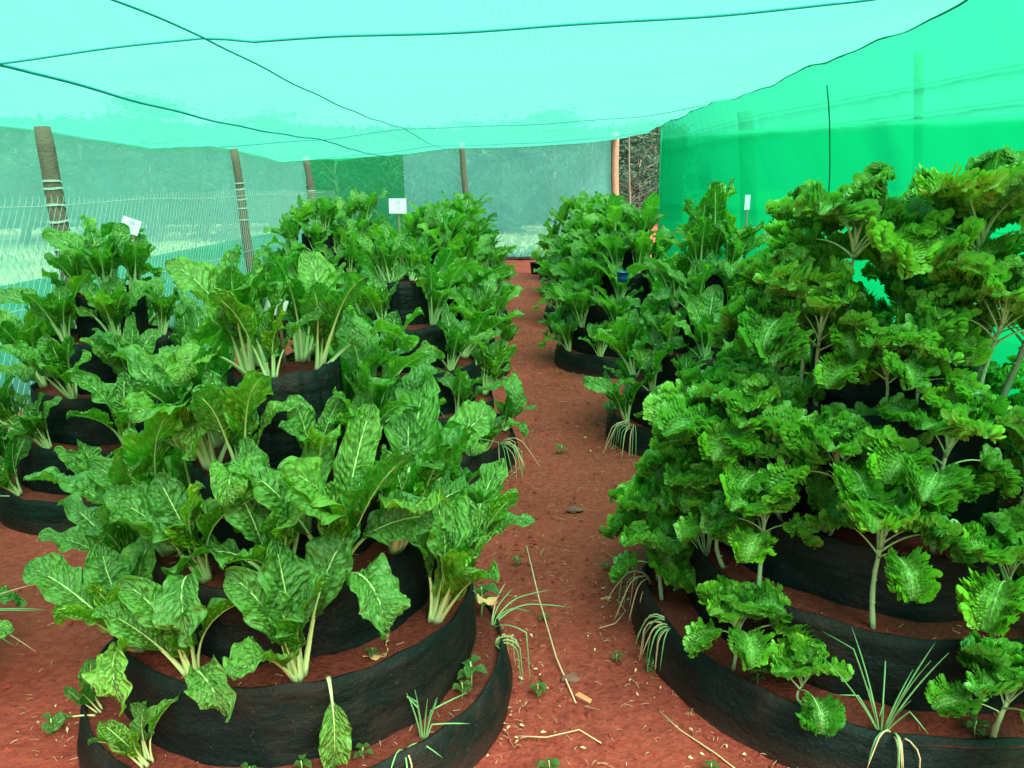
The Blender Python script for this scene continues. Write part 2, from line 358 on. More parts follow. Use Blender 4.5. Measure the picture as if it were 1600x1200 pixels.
class LeafKind:
    def __init__(s, name, blade, st, mb, ms):
        s.bg, s.sg = blade, st; s.blade = blade.mesh(name + '_blade', mb); s.stalk = st.mesh(name + '_stalk', ms)
CH = {'in': [], 'mid': [], 'out': [], 'droop': []}; KA = {'up': [], 'mid': [], 'low': []}
CHL = {'in': [], 'mid': [], 'out': [], 'droop': []}
sd = 100
for key, tot, sf, W, t0, t1, cnt in (('in', .30, .32, .042, .02, .45, 4), ('mid', .37, .34, .056, .04, 1.1, 8), ('out', .37, .38, .060, .18, 1.9, 7), ('droop', .33, .42, .054, .5, 2.9, 3)):
    for i in range(cnt):
        sd += 1; r = random.Random(sd)
        kw = dict(total=tot * r.uniform(.85, 1.15), stalk_frac=sf * r.uniform(.85, 1.1), W=W * r.uniform(.85, 1.2), th0=t0, th1=t1 * r.uniform(.6, 1.15),
                  fold=r.uniform(.1, .6), ruffle=r.uniform(.009, .018), savoy=r.uniform(.0035, .006), twist=r.uniform(-1.1, 1.1), stalk_r=.0085, curlpow=r.uniform(1.5, 2.6))
        b, s_ = leaf_geo(sd, nu=25, nv=64, **kw); CH[key].append(LeafKind('chard_leaf', b, s_, M_chard, M_stalk))
        b, s_ = leaf_geo(sd, nu=9, nv=20, **kw); CHL[key].append((b, s_))
for key, tot, sf, W, t0, t1, cnt in (('up', .20, .30, .054, .15, 1.0, 5), ('mid', .25, .36, .064, .4, 2.0, 6), ('low', .27, .42, .066, .9, 2.9, 6)):
    for i in range(cnt):
        sd += 1; r = random.Random(sd)
        b, s_ = leaf_geo(sd, total=tot * r.uniform(.85, 1.15), stalk_frac=sf, W=W * r.uniform(.85, 1.15), th0=t0, th1=t1 * r.uniform(.7, 1.15), kale=True, nu=19, nv=90,
                         fold=r.uniform(.0, .4), ruffle=r.uniform(.010, .015), twist=r.uniform(-.6, .6), stalk_r=.0045)
        KA[key].append(LeafKind('kale_leaf', b, s_, M_kale, M_kstalk))

def leafM(az, off, lean, sc, roll=0.0):
    return Matrix.Rotation(az, 4, 'Z') @ Matrix.Translation((off, 0, 0)) @ Matrix.Rotation(lean, 4, 'Y') @ Matrix.Rotation(roll, 4, 'Z') @ Matrix.Scale(sc, 4)

ALLP = []
def chard_plant(loc, rz, size=1.0, n=8, lean=0.0, r=rnd, near=True, name='chard_plant'):
    """rz: the direction the plant leans to"""
    root = empty(name, loc, rz)
    a0 = r.random() * 6.28
    specs = []
    for i in range(n):
        t = i / max(1, n - 1); key = 'in' if t < .28 else 'mid' if t < .74 else 'out' if t < .96 else 'droop'
        az = a0 + i * 2.4 + r.uniform(-.35, .35)
        specs.append((key, az, .006 + .010 * t, r.uniform(-.05, .12) + .05 * t, size * r.uniform(.78, 1.12) * (.82 + .25 * t), r.uniform(-.6, .6)))
    for key, az, off, le, sc, ro in specs:
        K = r.choice(CH[key]); M = Matrix.Rotation(lean, 4, 'Y') @ leafM(az, off, le, sc, ro)
        o = link('leaf', K.blade, root, M); s = link('stalk', K.stalk, o)
    return root
FARM = []
def far_protos():
    for k in range(7):
        g = Geo(); r = random.Random(900 + k); n = 14; a0 = r.random() * 6
        for i in range(n):
            t = i / (n - 1); key = 'in' if t < .3 else 'mid' if t < .68 else 'out' if t < .95 else 'droop'
            b, s = r.choice(CHL[key]); M = leafM(a0 + i * 2.4 + r.uniform(-.3, .3), .012, r.uniform(-.08, .2), r.uniform(.8, 1.1) * (.85 + .25 * t), r.uniform(-.5, .5))
            g.add_geo(b, M, var=r.random()); g.add_geo(s, M, mimap={0: 1})
        FARM.append(g.mesh('chard_plant', [M_chard, M_stalk]))
far_protos()

def kale_plant(loc, rz, stem=.2, size=1.0, n=10, lean=.1, r=rnd, thick=.011, low=True):
    root = empty('kale_plant', loc, rz)
    g = Geo(); k = 9; pts = []; bx = r.uniform(-.03, .03); by = r.uniform(-.03, .03)
    L = stem + .05
    for i in range(k):
        t = i / (k - 1); pts.append((lean * L * t * 1.0 + bx * sin(t * 3.1), by * sin(t * 3.1), L * t - .01))
    rad = [thick * (1.05 - .45 * i / (k - 1)) * (1 + .14 * (i % 2)) for i in range(k)]
    tube(g, pts, rad, 8)
    for i in range(int(stem / .022)):      # leaf scars up the stem
        t = (i + .5) * .022 / L; a = i * 2.4
        if t > .9: break
        c = Vector((np.interp(t, np.linspace(0, 1, k), [p[0] for p in pts]), np.interp(t, np.linspace(0, 1, k), [p[1] for p in pts]), L * t))
        dv = Vector((cos(a), sin(a), .5)); tube(g, [c + dv * thick * .3, c + dv * thick * 1.05], [thick * .5, thick * .32], 5)
    g.obj('stem', M_kstem, root)
    a0 = r.random() * 6.28
    for i in range(n):
        t = i / (n - 1); key = 'up' if t < .34 else 'mid' if t < .78 else 'low'
        K = r.choice(KA[key]); h = L * (1 - .0 - .30 * t * t) if low else L * (1 - .15 * t)
        f = h / L
        px = lean * L * f + bx * sin(f * 3.1); py = by * sin(f * 3.1)
        az = a0 + i * 2.4 + r.uniform(-.3, .3)
        M = Matrix.Translation((px, py, h - .01)) @ leafM(az, thick * .3, r.uniform(-.1, .15), size * r.uniform(.8, 1.12) * (.8 + .3 * t), r.uniform(-.4, .4))
        o = link('leaf', K.blade, root, M); link('stalk', K.stalk, o)
    return root

def onion_plant(loc, rz, n=9, L=.24, spread=.5, droop=0.0, r=rnd):
    root = empty('spring_onion', loc, rz)
    for i in range(n):
        az = r.uniform(-pi, pi) if droop == 0 else r.uniform(-1.2, 1.2); l_ = L * r.uniform(.6, 1.15); th0 = r.uniform(.02, spread)
        if droop: th0 = r.uniform(.3, 1.1)
        k = 9; p = Vector((0.006 * cos(az), .006 * sin(az), -.01)); pts = [p.copy()]
        kink = r.choice([0, 0, 1]) * r.uniform(.8, 1.8); kp = r.randint(3, 6)
        for j in range(k):
            q = j / k; th = th0 + (droop * min(1, q * 2.2)) + (kink if j >= kp else 0) + .25 * q
            th = min(th, 3.05); p = p + Vector((sin(th) * cos(az), sin(th) * sin(az), cos(th))) * l_ / k; pts.append(p.copy())
        g = Geo(); tube(g, pts, list(np.interp(np.linspace(0, 1, k + 1), [0, .15, .8, 1], [.0035, .0025, .0018, .0004])), 6)
        dry = droop and r.random() < .55
        g.obj('leaf', M_straw if dry else M_onion, root)
    return root

def seedling(loc, r, sc=1.0):
    root = empty('seedling', loc, r.random() * 6); g = Geo(); st = Geo(); h = .05 * sc
    tube(st, [(0, 0, -.005), (.004, 0, h * .5), (.002, .003, h)], .0016 * sc, 5)
    for i in range(6):
        a = i * 2.4; z = h * (.45 + .1 * i); L = .024 * sc * r.uniform(.8, 1.3)
        nu, nv = 5, 6; u = np.linspace(-1, 1, nu); v = np.linspace(0, 1, nv); U, Vv = np.meshgrid(u, v)
        wd = .011 * sc * np.sin(pi * (v * .92 + .05)) ** .8
        x = .004 + L * Vv; y = wd[:, None] * U; zz = z + L * .5 * Vv - L * .5 * Vv ** 2 * 1.2 + np.abs(y) * .5
        P = np.stack([x * cos(a) - y * sin(a), x * sin(a) + y * cos(a), zz], -1).reshape(-1, 3)
        g.add(P, grid_faces(nu, nv), np.stack([(U.ravel() + 1) / 2, Vv.ravel()], -1))
    g.obj('leaves', M_weed, root); st.obj('stem', M_kstalk, root)
    return root

# ------------------------------------------------------------------ ground
def ground():
    m, n, l, out = newmat('grass_ground'); p = n.new('ShaderNodeBsdfPrincipled')
    co = n.new('ShaderNodeTexCoord').outputs['Object']
    f = noise(n, l, .35, 6, .65, co); f2 = noise(n, l, 6, 6, .7, co)
    c = ramp(n, l, math_n(n, l, 'ADD', math_n(n, l, 'MULTIPLY', f, .8), math_n(n, l, 'MULTIPLY', f2, .25)), [(.38, (.05, .11, .03)), (.52, (.14, .15, .075)), (.66, (.21, .18, .125))])
    l.new(c, p.inputs['Base Color']); p.inputs['Roughness'].default_value = .95
    l.new(bump(n, l, f2, .8, .05), p.inputs['Normal']); l.new(p.outputs[0], out.inputs[0])
    g = Geo(); g.add([(-150, -60, 0), (150, -60, 0), (150, 240, 0), (-150, 240, 0)], [[0, 1, 2, 3]])
    tag(g.obj('ground', m), kind='structure')
    # red earth floor under the nets
    xs = np.concatenate([np.linspace(-4.2, -1.2, 40), np.linspace(-1.15, 1.6, 130), np.linspace(1.65, 5.2, 40)])
    ys = np.concatenate([np.linspace(-3, 1, 20), np.linspace(1.03, 6, 220), np.linspace(6.05, 17.3, 150)])
    X, Y = np.meshgrid(xs, ys)
    Z = .022 + .012 * smooth_noise(X * 2.6, Y * 2.6, 3, 3) + .0055 * smooth_noise(X * 15, Y * 15, 9, 3) + .0018 * NP.randn(*X.shape)
    lip = np.clip((.35 - np.abs(X - .24 - .02 * np.sin(Y)) ) * 2, 0, 1); Z -= .008 * lip          # trodden path
    Z = np.maximum(Z, .006)
    g = Geo(); g.add(np.stack([X.ravel(), Y.ravel(), Z.ravel()], -1), grid_faces(len(xs), len(ys)))
    tag(g.obj('red_soil_floor', M_soil), kind='structure')
    g = Geo(); g.add([(2.2, 17.3, .01), (6, 17.3, .01), (7, 34, .01), (2.6, 34, .01)], [[0, 1, 2, 3]])
    tag(g.obj('soil_track', M_soil), kind='structure')
ground()
def floor_z(x, y): return .022

# grass beyond the netting
def grass():
    m, n, l, out = newmat('grass_blade'); p = n.new('ShaderNodeBsdfPrincipled')
    at = n.new('ShaderNodeAttribute'); at.attribute_name = 'var'
    l.new(ramp(n, l, at.outputs['Fac'], [(0, (.045, .12, .028)), (.5, (.08, .16, .045)), (1, (.22, .19, .12))]), p.inputs['Base Color']); p.inputs['Roughness'].default_value = .8
    l.new(p.outputs[0], out.inputs[0])
    r = np.random.RandomState(4); g = Geo()
    N = 26000; V = []; F = []; va = []
    for i in range(N):
        k = r.rand()
        if k < .62: x, y = r.uniform(-8, 7), 17.5 + 11 * r.rand() ** 1.3
        else: x, y = -4.2 - 9 * r.rand() ** 1.4, r.uniform(3, 26)
        if 2.2 < x < 6.5 and y > 17: continue
        h = r.uniform(.04, .16); a = r.rand() * 6.28; b = len(V); ww = .012 + .006 * (y > 17); dx, dy = cos(a) * ww, sin(a) * ww; lx, ly = r.randn(2) * h * .5
        V += [(x - dx, y - dy, 0), (x + dx, y + dy, 0), (x + lx, y + ly, h)]; F.append([b, b + 1, b + 2]); va += [min(1, max(0, r.rand() * .5 + (.45 if y > 20.5 + sin(x) else 0)))] * 3
    g.add(V, F); g.var = [np.array(va)]
    tag(g.obj('grass', m), 'short grass growing outside the netting', 'grass', kind='stuff')
grass()

# ------------------------------------------------------------------ net house
def roof_z(x, y):
    z = np.interp(x, [-3.75, -2.27, -1.3, .4, 2.2], [2.06, 2.15, 2.27, 2.34, 2.43])
    z = z + .02 * (y - 6) / 10
    # sag between the wires, seams pulled up at 3.7, 9.8
    z = z - .05 * np.abs(np.sin(pi * (y - 3.7) / 6.1)) - .03 * np.sin(pi * np.clip((x + 1.3) / 3.5, 0, 1)) * 1
    left = np.clip((-2.9 - x) / .85, 0, 1)
    z = z + left * .07 * np.abs(np.cos(pi * (y - 1.5) / 4.5)) - left * .07
    right = np.clip((x - 1.5) / .7, 0, 1)
    z = z + right * (.014 * np.sin(y * 2.3) + .010 * np.sin(y * 5.1 + 1) + .005 * np.sin(y * 11.3 + 2)) + .05 * right
    z = z + np.where(y > 15, (y - 15) * .05, 0)
    return z
def roof():
    xs = np.linspace(-3.72, 2.2, 150); ys = np.linspace(-.4, 17.05, 260); X, Y = np.meshgrid(xs, ys)
    Z = roof_z(X, Y) + .006 * smooth_noise(X * 1.7, Y * 5, 8, 3)
    # fine tension pleats fanning from the wires
    Z += .0035 * np.sin((X * .5 + .15 * Y) * 60 + 2 * np.sin(Y)) * np.exp(-((Y - 3.7) / 1.6) ** 2) + .003 * np.sin(X * 75 + Y * 3) * np.exp(-((Y - 9.8) / 2.5) ** 2)
    root = empty('shade_net_roof', (0, 8, 0)); tag(root, 'pale aqua shade net stretched overhead as a sagging roof', 'shade net')
    g = Geo(); g.add(np.stack([X.ravel(), (Y - 8).ravel(), Z.ravel()], -1), grid_faces(150, 260), np.stack([X.ravel() / 6 + .5, Y.ravel() / 20], -1))
    g.obj('net_sheet', M_roof, root)
    def hem(pts, rad, name='hem'):
        g = Geo(); tube(g, pts, rad, 6); return g.obj(name, M_gcord, root)
    ys2 = np.linspace(-.4, 17, 120)
    hem([(2.2, y - 8, float(roof_z(2.2, y)) ) for y in ys2], .006)
    hem([(-3.72, y - 8, float(roof_z(-3.72, y))) for y in ys2], .006)
    hem([(x, 9.05, float(roof_z(x, 17.05))) for x in np.linspace(-3.7, 2.2, 50)], .012)
roof()
def roof_wire(pts, rad, label):
    g = Geo(); P = []
    for (x0, y0), (x1, y1) in zip(pts[:-1], pts[1:]):
        for t in np.linspace(0, 1, 40, endpoint=False): P.append((x0 + (x1 - x0) * t, y0 + (y1 - y0) * t))
    P.append(pts[-1])
    c = P[0]; tube(g, [(x, y, float(roof_z(x, y)) - rad * 1.2 - .007 + .004 * sin(y * 5 + x * 6)) for x, y in P], rad, 6)
    tag(g.obj('roof_wire', M_cord), label, 'support wire', 'wires under the roof net')
roof_wire([(-1.38, -.4), (-1.38, 3.72), (-1.3, 9.8), (-1.2, 17)], .0045, 'thin dark lengthwise wire that crosses the knot at top left of the roof')
roof_wire([(-2.27, -.4), (-2.3, 6), (-2.3, 17)], .008, 'thick green lengthwise wire nearest the left edge of the net roof')
roof_wire([(-3.5, 3.62), (-1.38, 3.72)], .005, 'crosswise wire left of the knot at top left of the roof')
roof_wire([(-1.38, 3.72), (-1.2, 3.86), (-.8, 3.80), (2.1, 3.5)], .006, 'crosswise wire curving right from the knot at top of the roof')
roof_wire([(-3.6, 9.9), (-1.3, 9.8), (2.15, 9.0)], .004, 'thin crosswise wire across the middle distance of the net roof')
roof_wire([(-3.6, 13.6), (2.18, 12.6)], .004, 'farthest crosswise wire close to the roof edge at the back')

def sheet(name, P0, P1, z0, z1, mat, label, nx=60, nz=14, wob=.02, seed=1, parent=None, uvs=(1, 1), topf=None, cat='net'):
    t = np.linspace(0, 1, nx); k = np.linspace(0, 1, nz); T, K = np.meshgrid(t, k)
    P0 = np.array(P0, float); P1 = np.array(P1, float); dv = (P1 - P0) / np.linalg.norm(P1 - P0); nrm = np.array([-dv[1], dv[0]]); L = np.linalg.norm(P1 - P0)
    off = wob * (smooth_noise(T * L * 2.2, K * 1.2, seed, 3)) * (.3 + np.sin(K * pi))
    X = P0[0] + (P1 - P0)[0] * T + nrm[0] * off; Y = P0[1] + (P1 - P0)[1] * T + nrm[1] * off
    top = z1 if topf is None else topf(X, Y)
    Z = z0 + (top - z0) * K
    g = Geo(); g.add(np.stack([X.ravel(), Y.ravel(), Z.ravel()], -1), grid_faces(nx, nz), np.stack([T.ravel() * L / 6 * uvs[0], Z.ravel() / 6 * uvs[1]], -1))
    o = g.obj(name, mat, parent)
    if parent is None: tag(o, label, cat, 'netting walls')
    return o
rf = lambda X, Y: roof_z(np.minimum(X, 2.2), Y) + .03
sheet('net_wall', (-3.68, -3), (-3.66, 14.1), 0, 2.1, M_wallnet, 'pale see-through teal netting wall behind the chain-link fence at left', 160, 16, .03, 2, topf=lambda X, Y: roof_z(-3.7, Y) + .02)
sheet('net_band', (-3.58, -3), (-3.56, 14.0), 0, .92, M_aqua, 'aqua netting strip along the foot of the chain-link fence', 140, 8, .03, 4)
sheet('net_wall', (-3.66, 14.12), (-2.32, 17.0), 0, 2.4, M_green, 'brighter green netting panel between the far left pole and the back wall', 30, 12, .03, 3, topf=rf)
sheet('net_wall', (-2.31, 17.0), (2.18, 17.04), 0, 2.6, M_backnet, 'pale grey-teal netting back wall at the end of the path', 70, 14, .03, 6, topf=rf)
# side net in bright green: hangs from the roof edge, flares to the ground on the right
def side():
    root = empty('side_net_wall', (3, 6, 0)); tag(root, 'vivid green netting wall on the right behind the kale', 'net', 'netting walls')
    def sh(y0, y1, ztop, off, seed, mat, name):
        ny, nz = 150, 26; yy = np.linspace(y0, y1, ny); kk = np.linspace(0, 1, nz); Yg, K = np.meshgrid(yy, kk)
        bx = 2.24 + np.clip((11.9 - Yg), 0, 9) * .24
        zt = roof_z(2.2, Yg) + .0
        zmax = zt if ztop is None else ztop(Yg)
        Z = K * zmax; f = Z / zt
        X = 2.205 * f + bx * (1 - f) + off
        X = X + .012 * smooth_noise(Yg * 5, Z * .7, seed, 3) * (1 - f * .6) + .008 * np.sin(Yg * 21 + Z) * f ** 3
        g = Geo(); g.add(np.stack([(X - 3).ravel(), (Yg - 6).ravel(), Z.ravel()], -1), grid_faces(ny, nz), np.stack([Yg.ravel() / 6, Z.ravel() / 6], -1))
        g.obj(name, mat, root)
    sh(-2.5, 11.9, None, 0, 5, M_side, 'net_sheet')
    sh(-2.5, 11.9, lambda y: 1.93 + (y - 3.5) * .045, .03, 7, M_side2, 'overlap_sheet')
    g = Geo(); tube(g, [(2.235 - 3, 11.9 - 6, 0), (2.22 - 3, 11.9 - 6, 1.2), (2.205 - 3, 11.9 - 6, 2.42)], .012, 6); g.obj('hem', M_gcord, root)
    def onnet(y, z):
        zt = float(roof_z(2.2, y)); f = z / zt; bx = 2.24 + min(9, max(0, 11.9 - y)) * .24
        return 2.205 * f + bx * (1 - f)
    for (ya, za, yb, zb) in ((5.9, 2.30, 7.3, .9), ):
        g = Geo(); tube(g, [(onnet(ya + (yb - ya) * t, za + (zb - za) * t) - .02 - 3, ya + (yb - ya) * t - 6 + .01 * sin(t * 9), za + (zb - za) * t) for t in np.linspace(0, 1, 14)], .0055, 6); g.obj('hanging_cord', M_gcord, root)
    for z0, z1 in ((1.30, 1.36), (2.13, 2.27), (1.98, 2.12)):
        g = Geo(); tube(g, [(onnet(y, z0 + (z1 - z0) * (y / 11)) + .045 - 3, y - 6, z0 + (z1 - z0) * (y / 11) + .015 * sin(y)) for y in np.linspace(-1, 11.8, 60)], .005, 5); g.obj('line', M_gcord, root)
side()
def pole(x0, y0, x1, y1, h, r0, r1, mat, label, ties=(), name='wooden_pole', seed=0, group='poles of the net house'):
    root = empty(name, (x0, y0, 0)); g = Geo(); r = random.Random(seed); k = 14; pts = []
    for i in range(k):
        t = i / (k - 1); pts.append(((x1 - x0) * t + .012 * sin(t * 7 + seed), (y1 - y0) * t + .01 * sin(t * 5 + seed), -.05 + (h + .05) * t))
    tube(g, pts, [r0 + (r1 - r0) * i / (k - 1) + r.uniform(-.003, .003) for i in range(k)], 12)
    g.obj('shaft', mat, root)
    for z in ties:
        t = (z + .05) / (h + .05); c = Vector(((x1 - x0) * t + .012 * sin(t * 7 + seed), (y1 - y0) * t + .01 * sin(t * 5 + seed), z)); rr = (r0 + (r1 - r0) * t) + .004
        g = Geo(); n = 40; sl = r.uniform(-.5, .5)
        P = [c + Vector((cos(a) * rr, sin(a) * rr, .008 * (a / 6.28) + sl * .03 * sin(a))) for a in np.linspace(0, 4 * pi, n)]
        tube(g, P, .004, 5); g.obj('wire_tie', M_wire, root)
    return tag(root, label, 'pole', group)
pole(-3.36, 6.0, -3.50, 6.0, 2.02, .074, .058, M_post, 'weathered grey pole bound with wire, nearest the left edge of the picture', (1.62, 1.57, 1.44, 1.33, 1.21, 1.1), seed=1)
pole(-3.42, 10.3, -3.58, 10.3, 2.05, .068, .05, M_post, 'weathered pole behind the chain-link fence, second along the left wall', (1.62, 1.55, 1.42, 1.3, 1.15), seed=2)
pole(-3.40, 13.9, -3.58, 13.9, 2.08, .07, .056, M_post, 'weathered pole at the far end of the chain-link fence', (1.5, 1.2), seed=3)
pole(-3.4, 1.6, -3.5, 1.6, 2.1, .085, .07, M_post, 'wooden pole of the left wall outside the picture', seed=4)
pole(-.90, 16.85, -1.05, 16.85, 2.47, .068, .058, M_post, 'slim brown pole in the middle of the back netting', seed=5)
pole(2.27, 16.9, 2.16, 16.9, 2.68, .075, .085, M_post2, 'thick reddish-brown pole where the back netting ends', seed=6)
pole(3.15, 20.5, 2.95, 20.5, 3.2, .03, .02, M_bark, 'thin pale leaning stick in the dark doorway gap', seed=7, name='leaning_stick')
pole(3.02, 9.5, 2.72, 9.5, 2.44, .10, .09, M_bark, 'wide pole showing as a dark band through the green netting', seed=8)
pole(3.50, 6.6, 2.62, 5.3, 2.42, .035, .03, M_bark, 'slim pole showing dark through the green netting above the kale', seed=9)
# chain link
def chain_link():
    root = empty('chain_link_fence', (-3.3, 5.5, 0)); tag(root, 'silvery chain-link fence inside the netting wall on the left', 'fence')
    g = Geo(); p = .072; h = 1.5; y0, y1 = -2.5, 13.9
    n = int((y1 - y0) / p)
    def wave(y): return .02 * sin(y * 1.3)
    ztop = lambda y: h + .02 * sin(y * .9) + .012 * sin(y * 3.1)
    for i in range(n):
        for sgn in (1, -1):
            ya = y0 + i * p
            pts = []; K = 5
            for k in range(K + 1):
                z = ztop(ya) * k / K; y = ya + sgn * (z * .62)
                pts.append((wave(y) + sgn * .002, y - 5.5, z))
            last = Vector(pts[-1]); pts.append((last.x, last.y + sgn * .012, last.z + .03))
            V = []; 
            rr = .0013 
            for q in pts:
                for a in (0, 2.09, 4.19): V.append((q[0] + cos(a) * rr, q[1] + sin(a) * rr, q[2]))
            g.add(V, grid_faces(3, len(pts), True))
    g.obj('wire_mesh', M_wire, root)
    for z in (1.47, .8):
        g = Geo(); tube(g, [(wave(y) + .006, y - 5.5, z + .012 * sin(y * 2)) for y in np.linspace(y0, y1, 60)], .0025, 5); g.obj('straining_wire', M_wire, root)
chain_link()
g = Geo(); tube(g, [(x, 16.93 + .02 * sin(x * 4), .045 + .008 * sin(x * 7)) for x in np.linspace(-2.3, 2.1, 50)], [.045 + .008 * sin(i * 1.3) for i in range(50)], 8)
tag(g.obj('rolled_sheet', M_plastic), 'rolled black plastic along the foot of the back netting', 'plastic sheet')

# ------------------------------------------------------------------ trees outside
def tree_mesh(seed, H, spread, base, nclump, leaf, dens=60):
    r = random.Random(seed); nr = np.random.RandomState(seed); t = Geo(); c = Geo()
    trunk = [(0, 0, -.1)]; x = y = 0
    for i in range(1, 8):
        x += r.uniform(-.12, .12); y += r.uniform(-.12, .12); trunk.append((x, y, H * .8 * i / 7))
    tube(t, trunk, list(np.interp(range(8), [0, 7], [.035 * H * .5 + .03, .03])), 8)
    V = []; F = []; va = []
    for k in range(nclump):
        hz = base + (H - base) * (r.random() ** .9); a = r.random() * 6.28; rad = spread * (1 - .55 * ((hz - base) / (H - base)) ** 1.5) * r.uniform(.25, 1)
        cx, cy = rad * cos(a), rad * sin(a)
        b = trunk[min(7, max(1, int(hz / H * 7)))]
        tube(t, [(b[0], b[1], max(.2, hz - .5)), ((b[0] + cx) / 2, (b[1] + cy) / 2, hz - .15), (cx, cy, hz)], [.03, .02, .008], 4)
        cs = r.uniform(.35, .75) * spread * .5; tone = r.random()
        m = dens; P = nr.randn(m, 3) * np.array([cs, cs, cs * .6]) * .6 + np.array([cx, cy, hz])
        for q in P:
            d1 = nr.randn(3); d1 /= np.linalg.norm(d1); d2 = np.cross(d1, nr.randn(3)); d2 /= np.linalg.norm(d2); L = leaf * r.uniform(.6, 1.3); wv = L * .32
            b0 = len(V); V += [q - d1 * L, q + d2 * wv, q + d1 * L, q - d2 * wv]; F.append([b0, b0 + 1, b0 + 2, b0 + 3]); va += [min(.99, max(0, tone * .6 + .4 * r.random()))] * 4
    c.add(np.array(V), F); c.var = [np.array(va)]
    return t, c
def treemats(name, a, b, c_):
    m, n, l, out = newmat(name); p = n.new('ShaderNodeBsdfPrincipled')
    at = n.new('ShaderNodeAttribute'); at.attribute_name = 'var'; oi = n.new('ShaderNodeObjectInfo')
    col = ramp(n, l, math_n(n, l, 'ADD', math_n(n, l, 'MULTIPLY', at.outputs['Fac'], .8), math_n(n, l, 'MULTIPLY', oi.outputs['Random'], .2)), [(0, a), (.45, b), (.85, c_)])
    l.new(col, p.inputs['Base Color']); p.inputs['Roughness'].default_value = .8; p.inputs['Specular IOR Level'].default_value = .15
    tr = n.new('ShaderNodeBsdfTranslucent'); l.new(col, tr.inputs[0]); mx = n.new('ShaderNodeMixShader'); mx.inputs[0].default_value = .25
    l.new(p.outputs[0], mx.inputs[1]); l.new(tr.outputs[0], mx.inputs[2]); l.new(mx.outputs[0], out.inputs[0]); mx.inputs[0].default_value = .45; return m
M_crown = treemats('tree_leaves', (.010, .032, .022), (.022, .06, .038), (.075, .16, .10))
M_bush = treemats('bush_leaves', (.012, .035, .024), (.022, .06, .04), (.065, .135, .085))
TREES = []
for k, (H, sp, ba, nc, lf) in enumerate(((9, 2.2, 1.2, 70, .13), (8, 2.6, .8, 80, .11), (10, 2.0, 1.8, 60, .15), (7, 2.4, .5, 70, .10))):
    t, c = tree_mesh(40 + k, H, sp, ba, nc, lf); TREES.append((t.mesh('trunk', M_bark), c.mesh('crown', M_crown)))
BUSH = []
for k in range(3):
    t, c = tree_mesh(60 + k, 2.4 + .3 * k, 1.3, .15, 34, .07, 50); BUSH.append((t.mesh('stems', M_bark), c.mesh('foliage', M_bush)))
r = random.Random(77); ti = 0
def forest():
    spots = []
    for i in range(12):                     # behind the back netting
        spots.append((-9 + i * 1.35 + r.uniform(-.4, .4), 29 + (i % 3) * 2.2 + r.uniform(-.5, .5), 'behind the back netting'))
    for i in range(12):                     # beyond the chain-link
        a = R(-75 + i * 4.6); dd = 18 + (i % 3) * 2 + r.uniform(-.8, .8)
        spots.append((sin(a) * dd - 3.5, cos(a) * dd + 3 + i * .4, 'beyond the chain-link fence'))
    kinds = ['tall dark tree', 'bushy dark tree', 'tall open-crowned tree', 'low-branching tree']
    for i, (x, y, wh) in enumerate(spots):
        k = r.randrange(4); tr = empty('tree', (x, y, 0), r.random() * 6)
        o = link('trunk', TREES[k][0], tr); link('crown', TREES[k][1], tr); s = r.uniform(.85, 1.15); tr.scale = (s, s, s * .40)
        ordn = ['first', 'second', 'third', 'fourth', 'fifth', 'sixth', 'seventh', 'eighth', 'ninth', 'tenth', 'eleventh', 'twelfth', 'thirteenth', 'fourteenth', 'fifteenth']
        lb = '%s, %s from the left %s' % (kinds[k], ordn[i if i < 15 else i - 15], wh)
        tag(tr, lb, 'tree', 'trees of the wood')
    for i in range(20):
        x = -12 + i * .88 + r.uniform(-.3, .3); y = 26 + r.uniform(-1, 1) - (2.5 if x < -6 else 0)
        k = r.randrange(3); b = empty('bush', (x, y, 0), r.random() * 6)
        link('stems', BUSH[k][0], b); link('foliage', BUSH[k][1], b); s = r.uniform(.7, 1.15); b.scale = (s, s, s)
        ordb = ['first', 'second', 'third', 'fourth', 'fifth', 'sixth', 'seventh', 'eighth', 'ninth', 'tenth']
        lb = 'leafy bush at the wood edge, %s from the %s' % ((ordb[i], 'left') if i < 10 else (ordb[19 - i], 'right'))
        tag(b, lb, 'bush', 'bushes at the wood edge')
    # unbroken wood farther back
    nr = np.random.RandomState(3); g = Geo(); V = []; F = []; va = []
    for i in range(42000):
        a = R(nr.uniform(-82, 13)); rr = 33 + 3.5 * nr.rand(); q = np.array([sin(a) * rr, cos(a) * rr + 3, .1 + 3.9 * nr.rand() ** 1.05])
        d1 = nr.randn(3); d1 /= np.linalg.norm(d1); d2 = np.cross(d1, nr.randn(3)); d2 /= np.linalg.norm(d2); L = .34 * nr.uniform(.6, 1.3)
        b0 = len(V); V += [q - d1 * L, q + d2 * L * .5, q + d1 * L, q - d2 * L * .5]; F.append([b0, b0 + 1, b0 + 2, b0 + 3]); va += [nr.rand() * .5] * 4
    g.add(np.array(V), F); g.var = [np.array(va)]; tag(g.obj('distant_wood', M_crown, smooth=False), 'dark far-off wood behind the nearer trees', 'wood', kind='stuff')
forest()

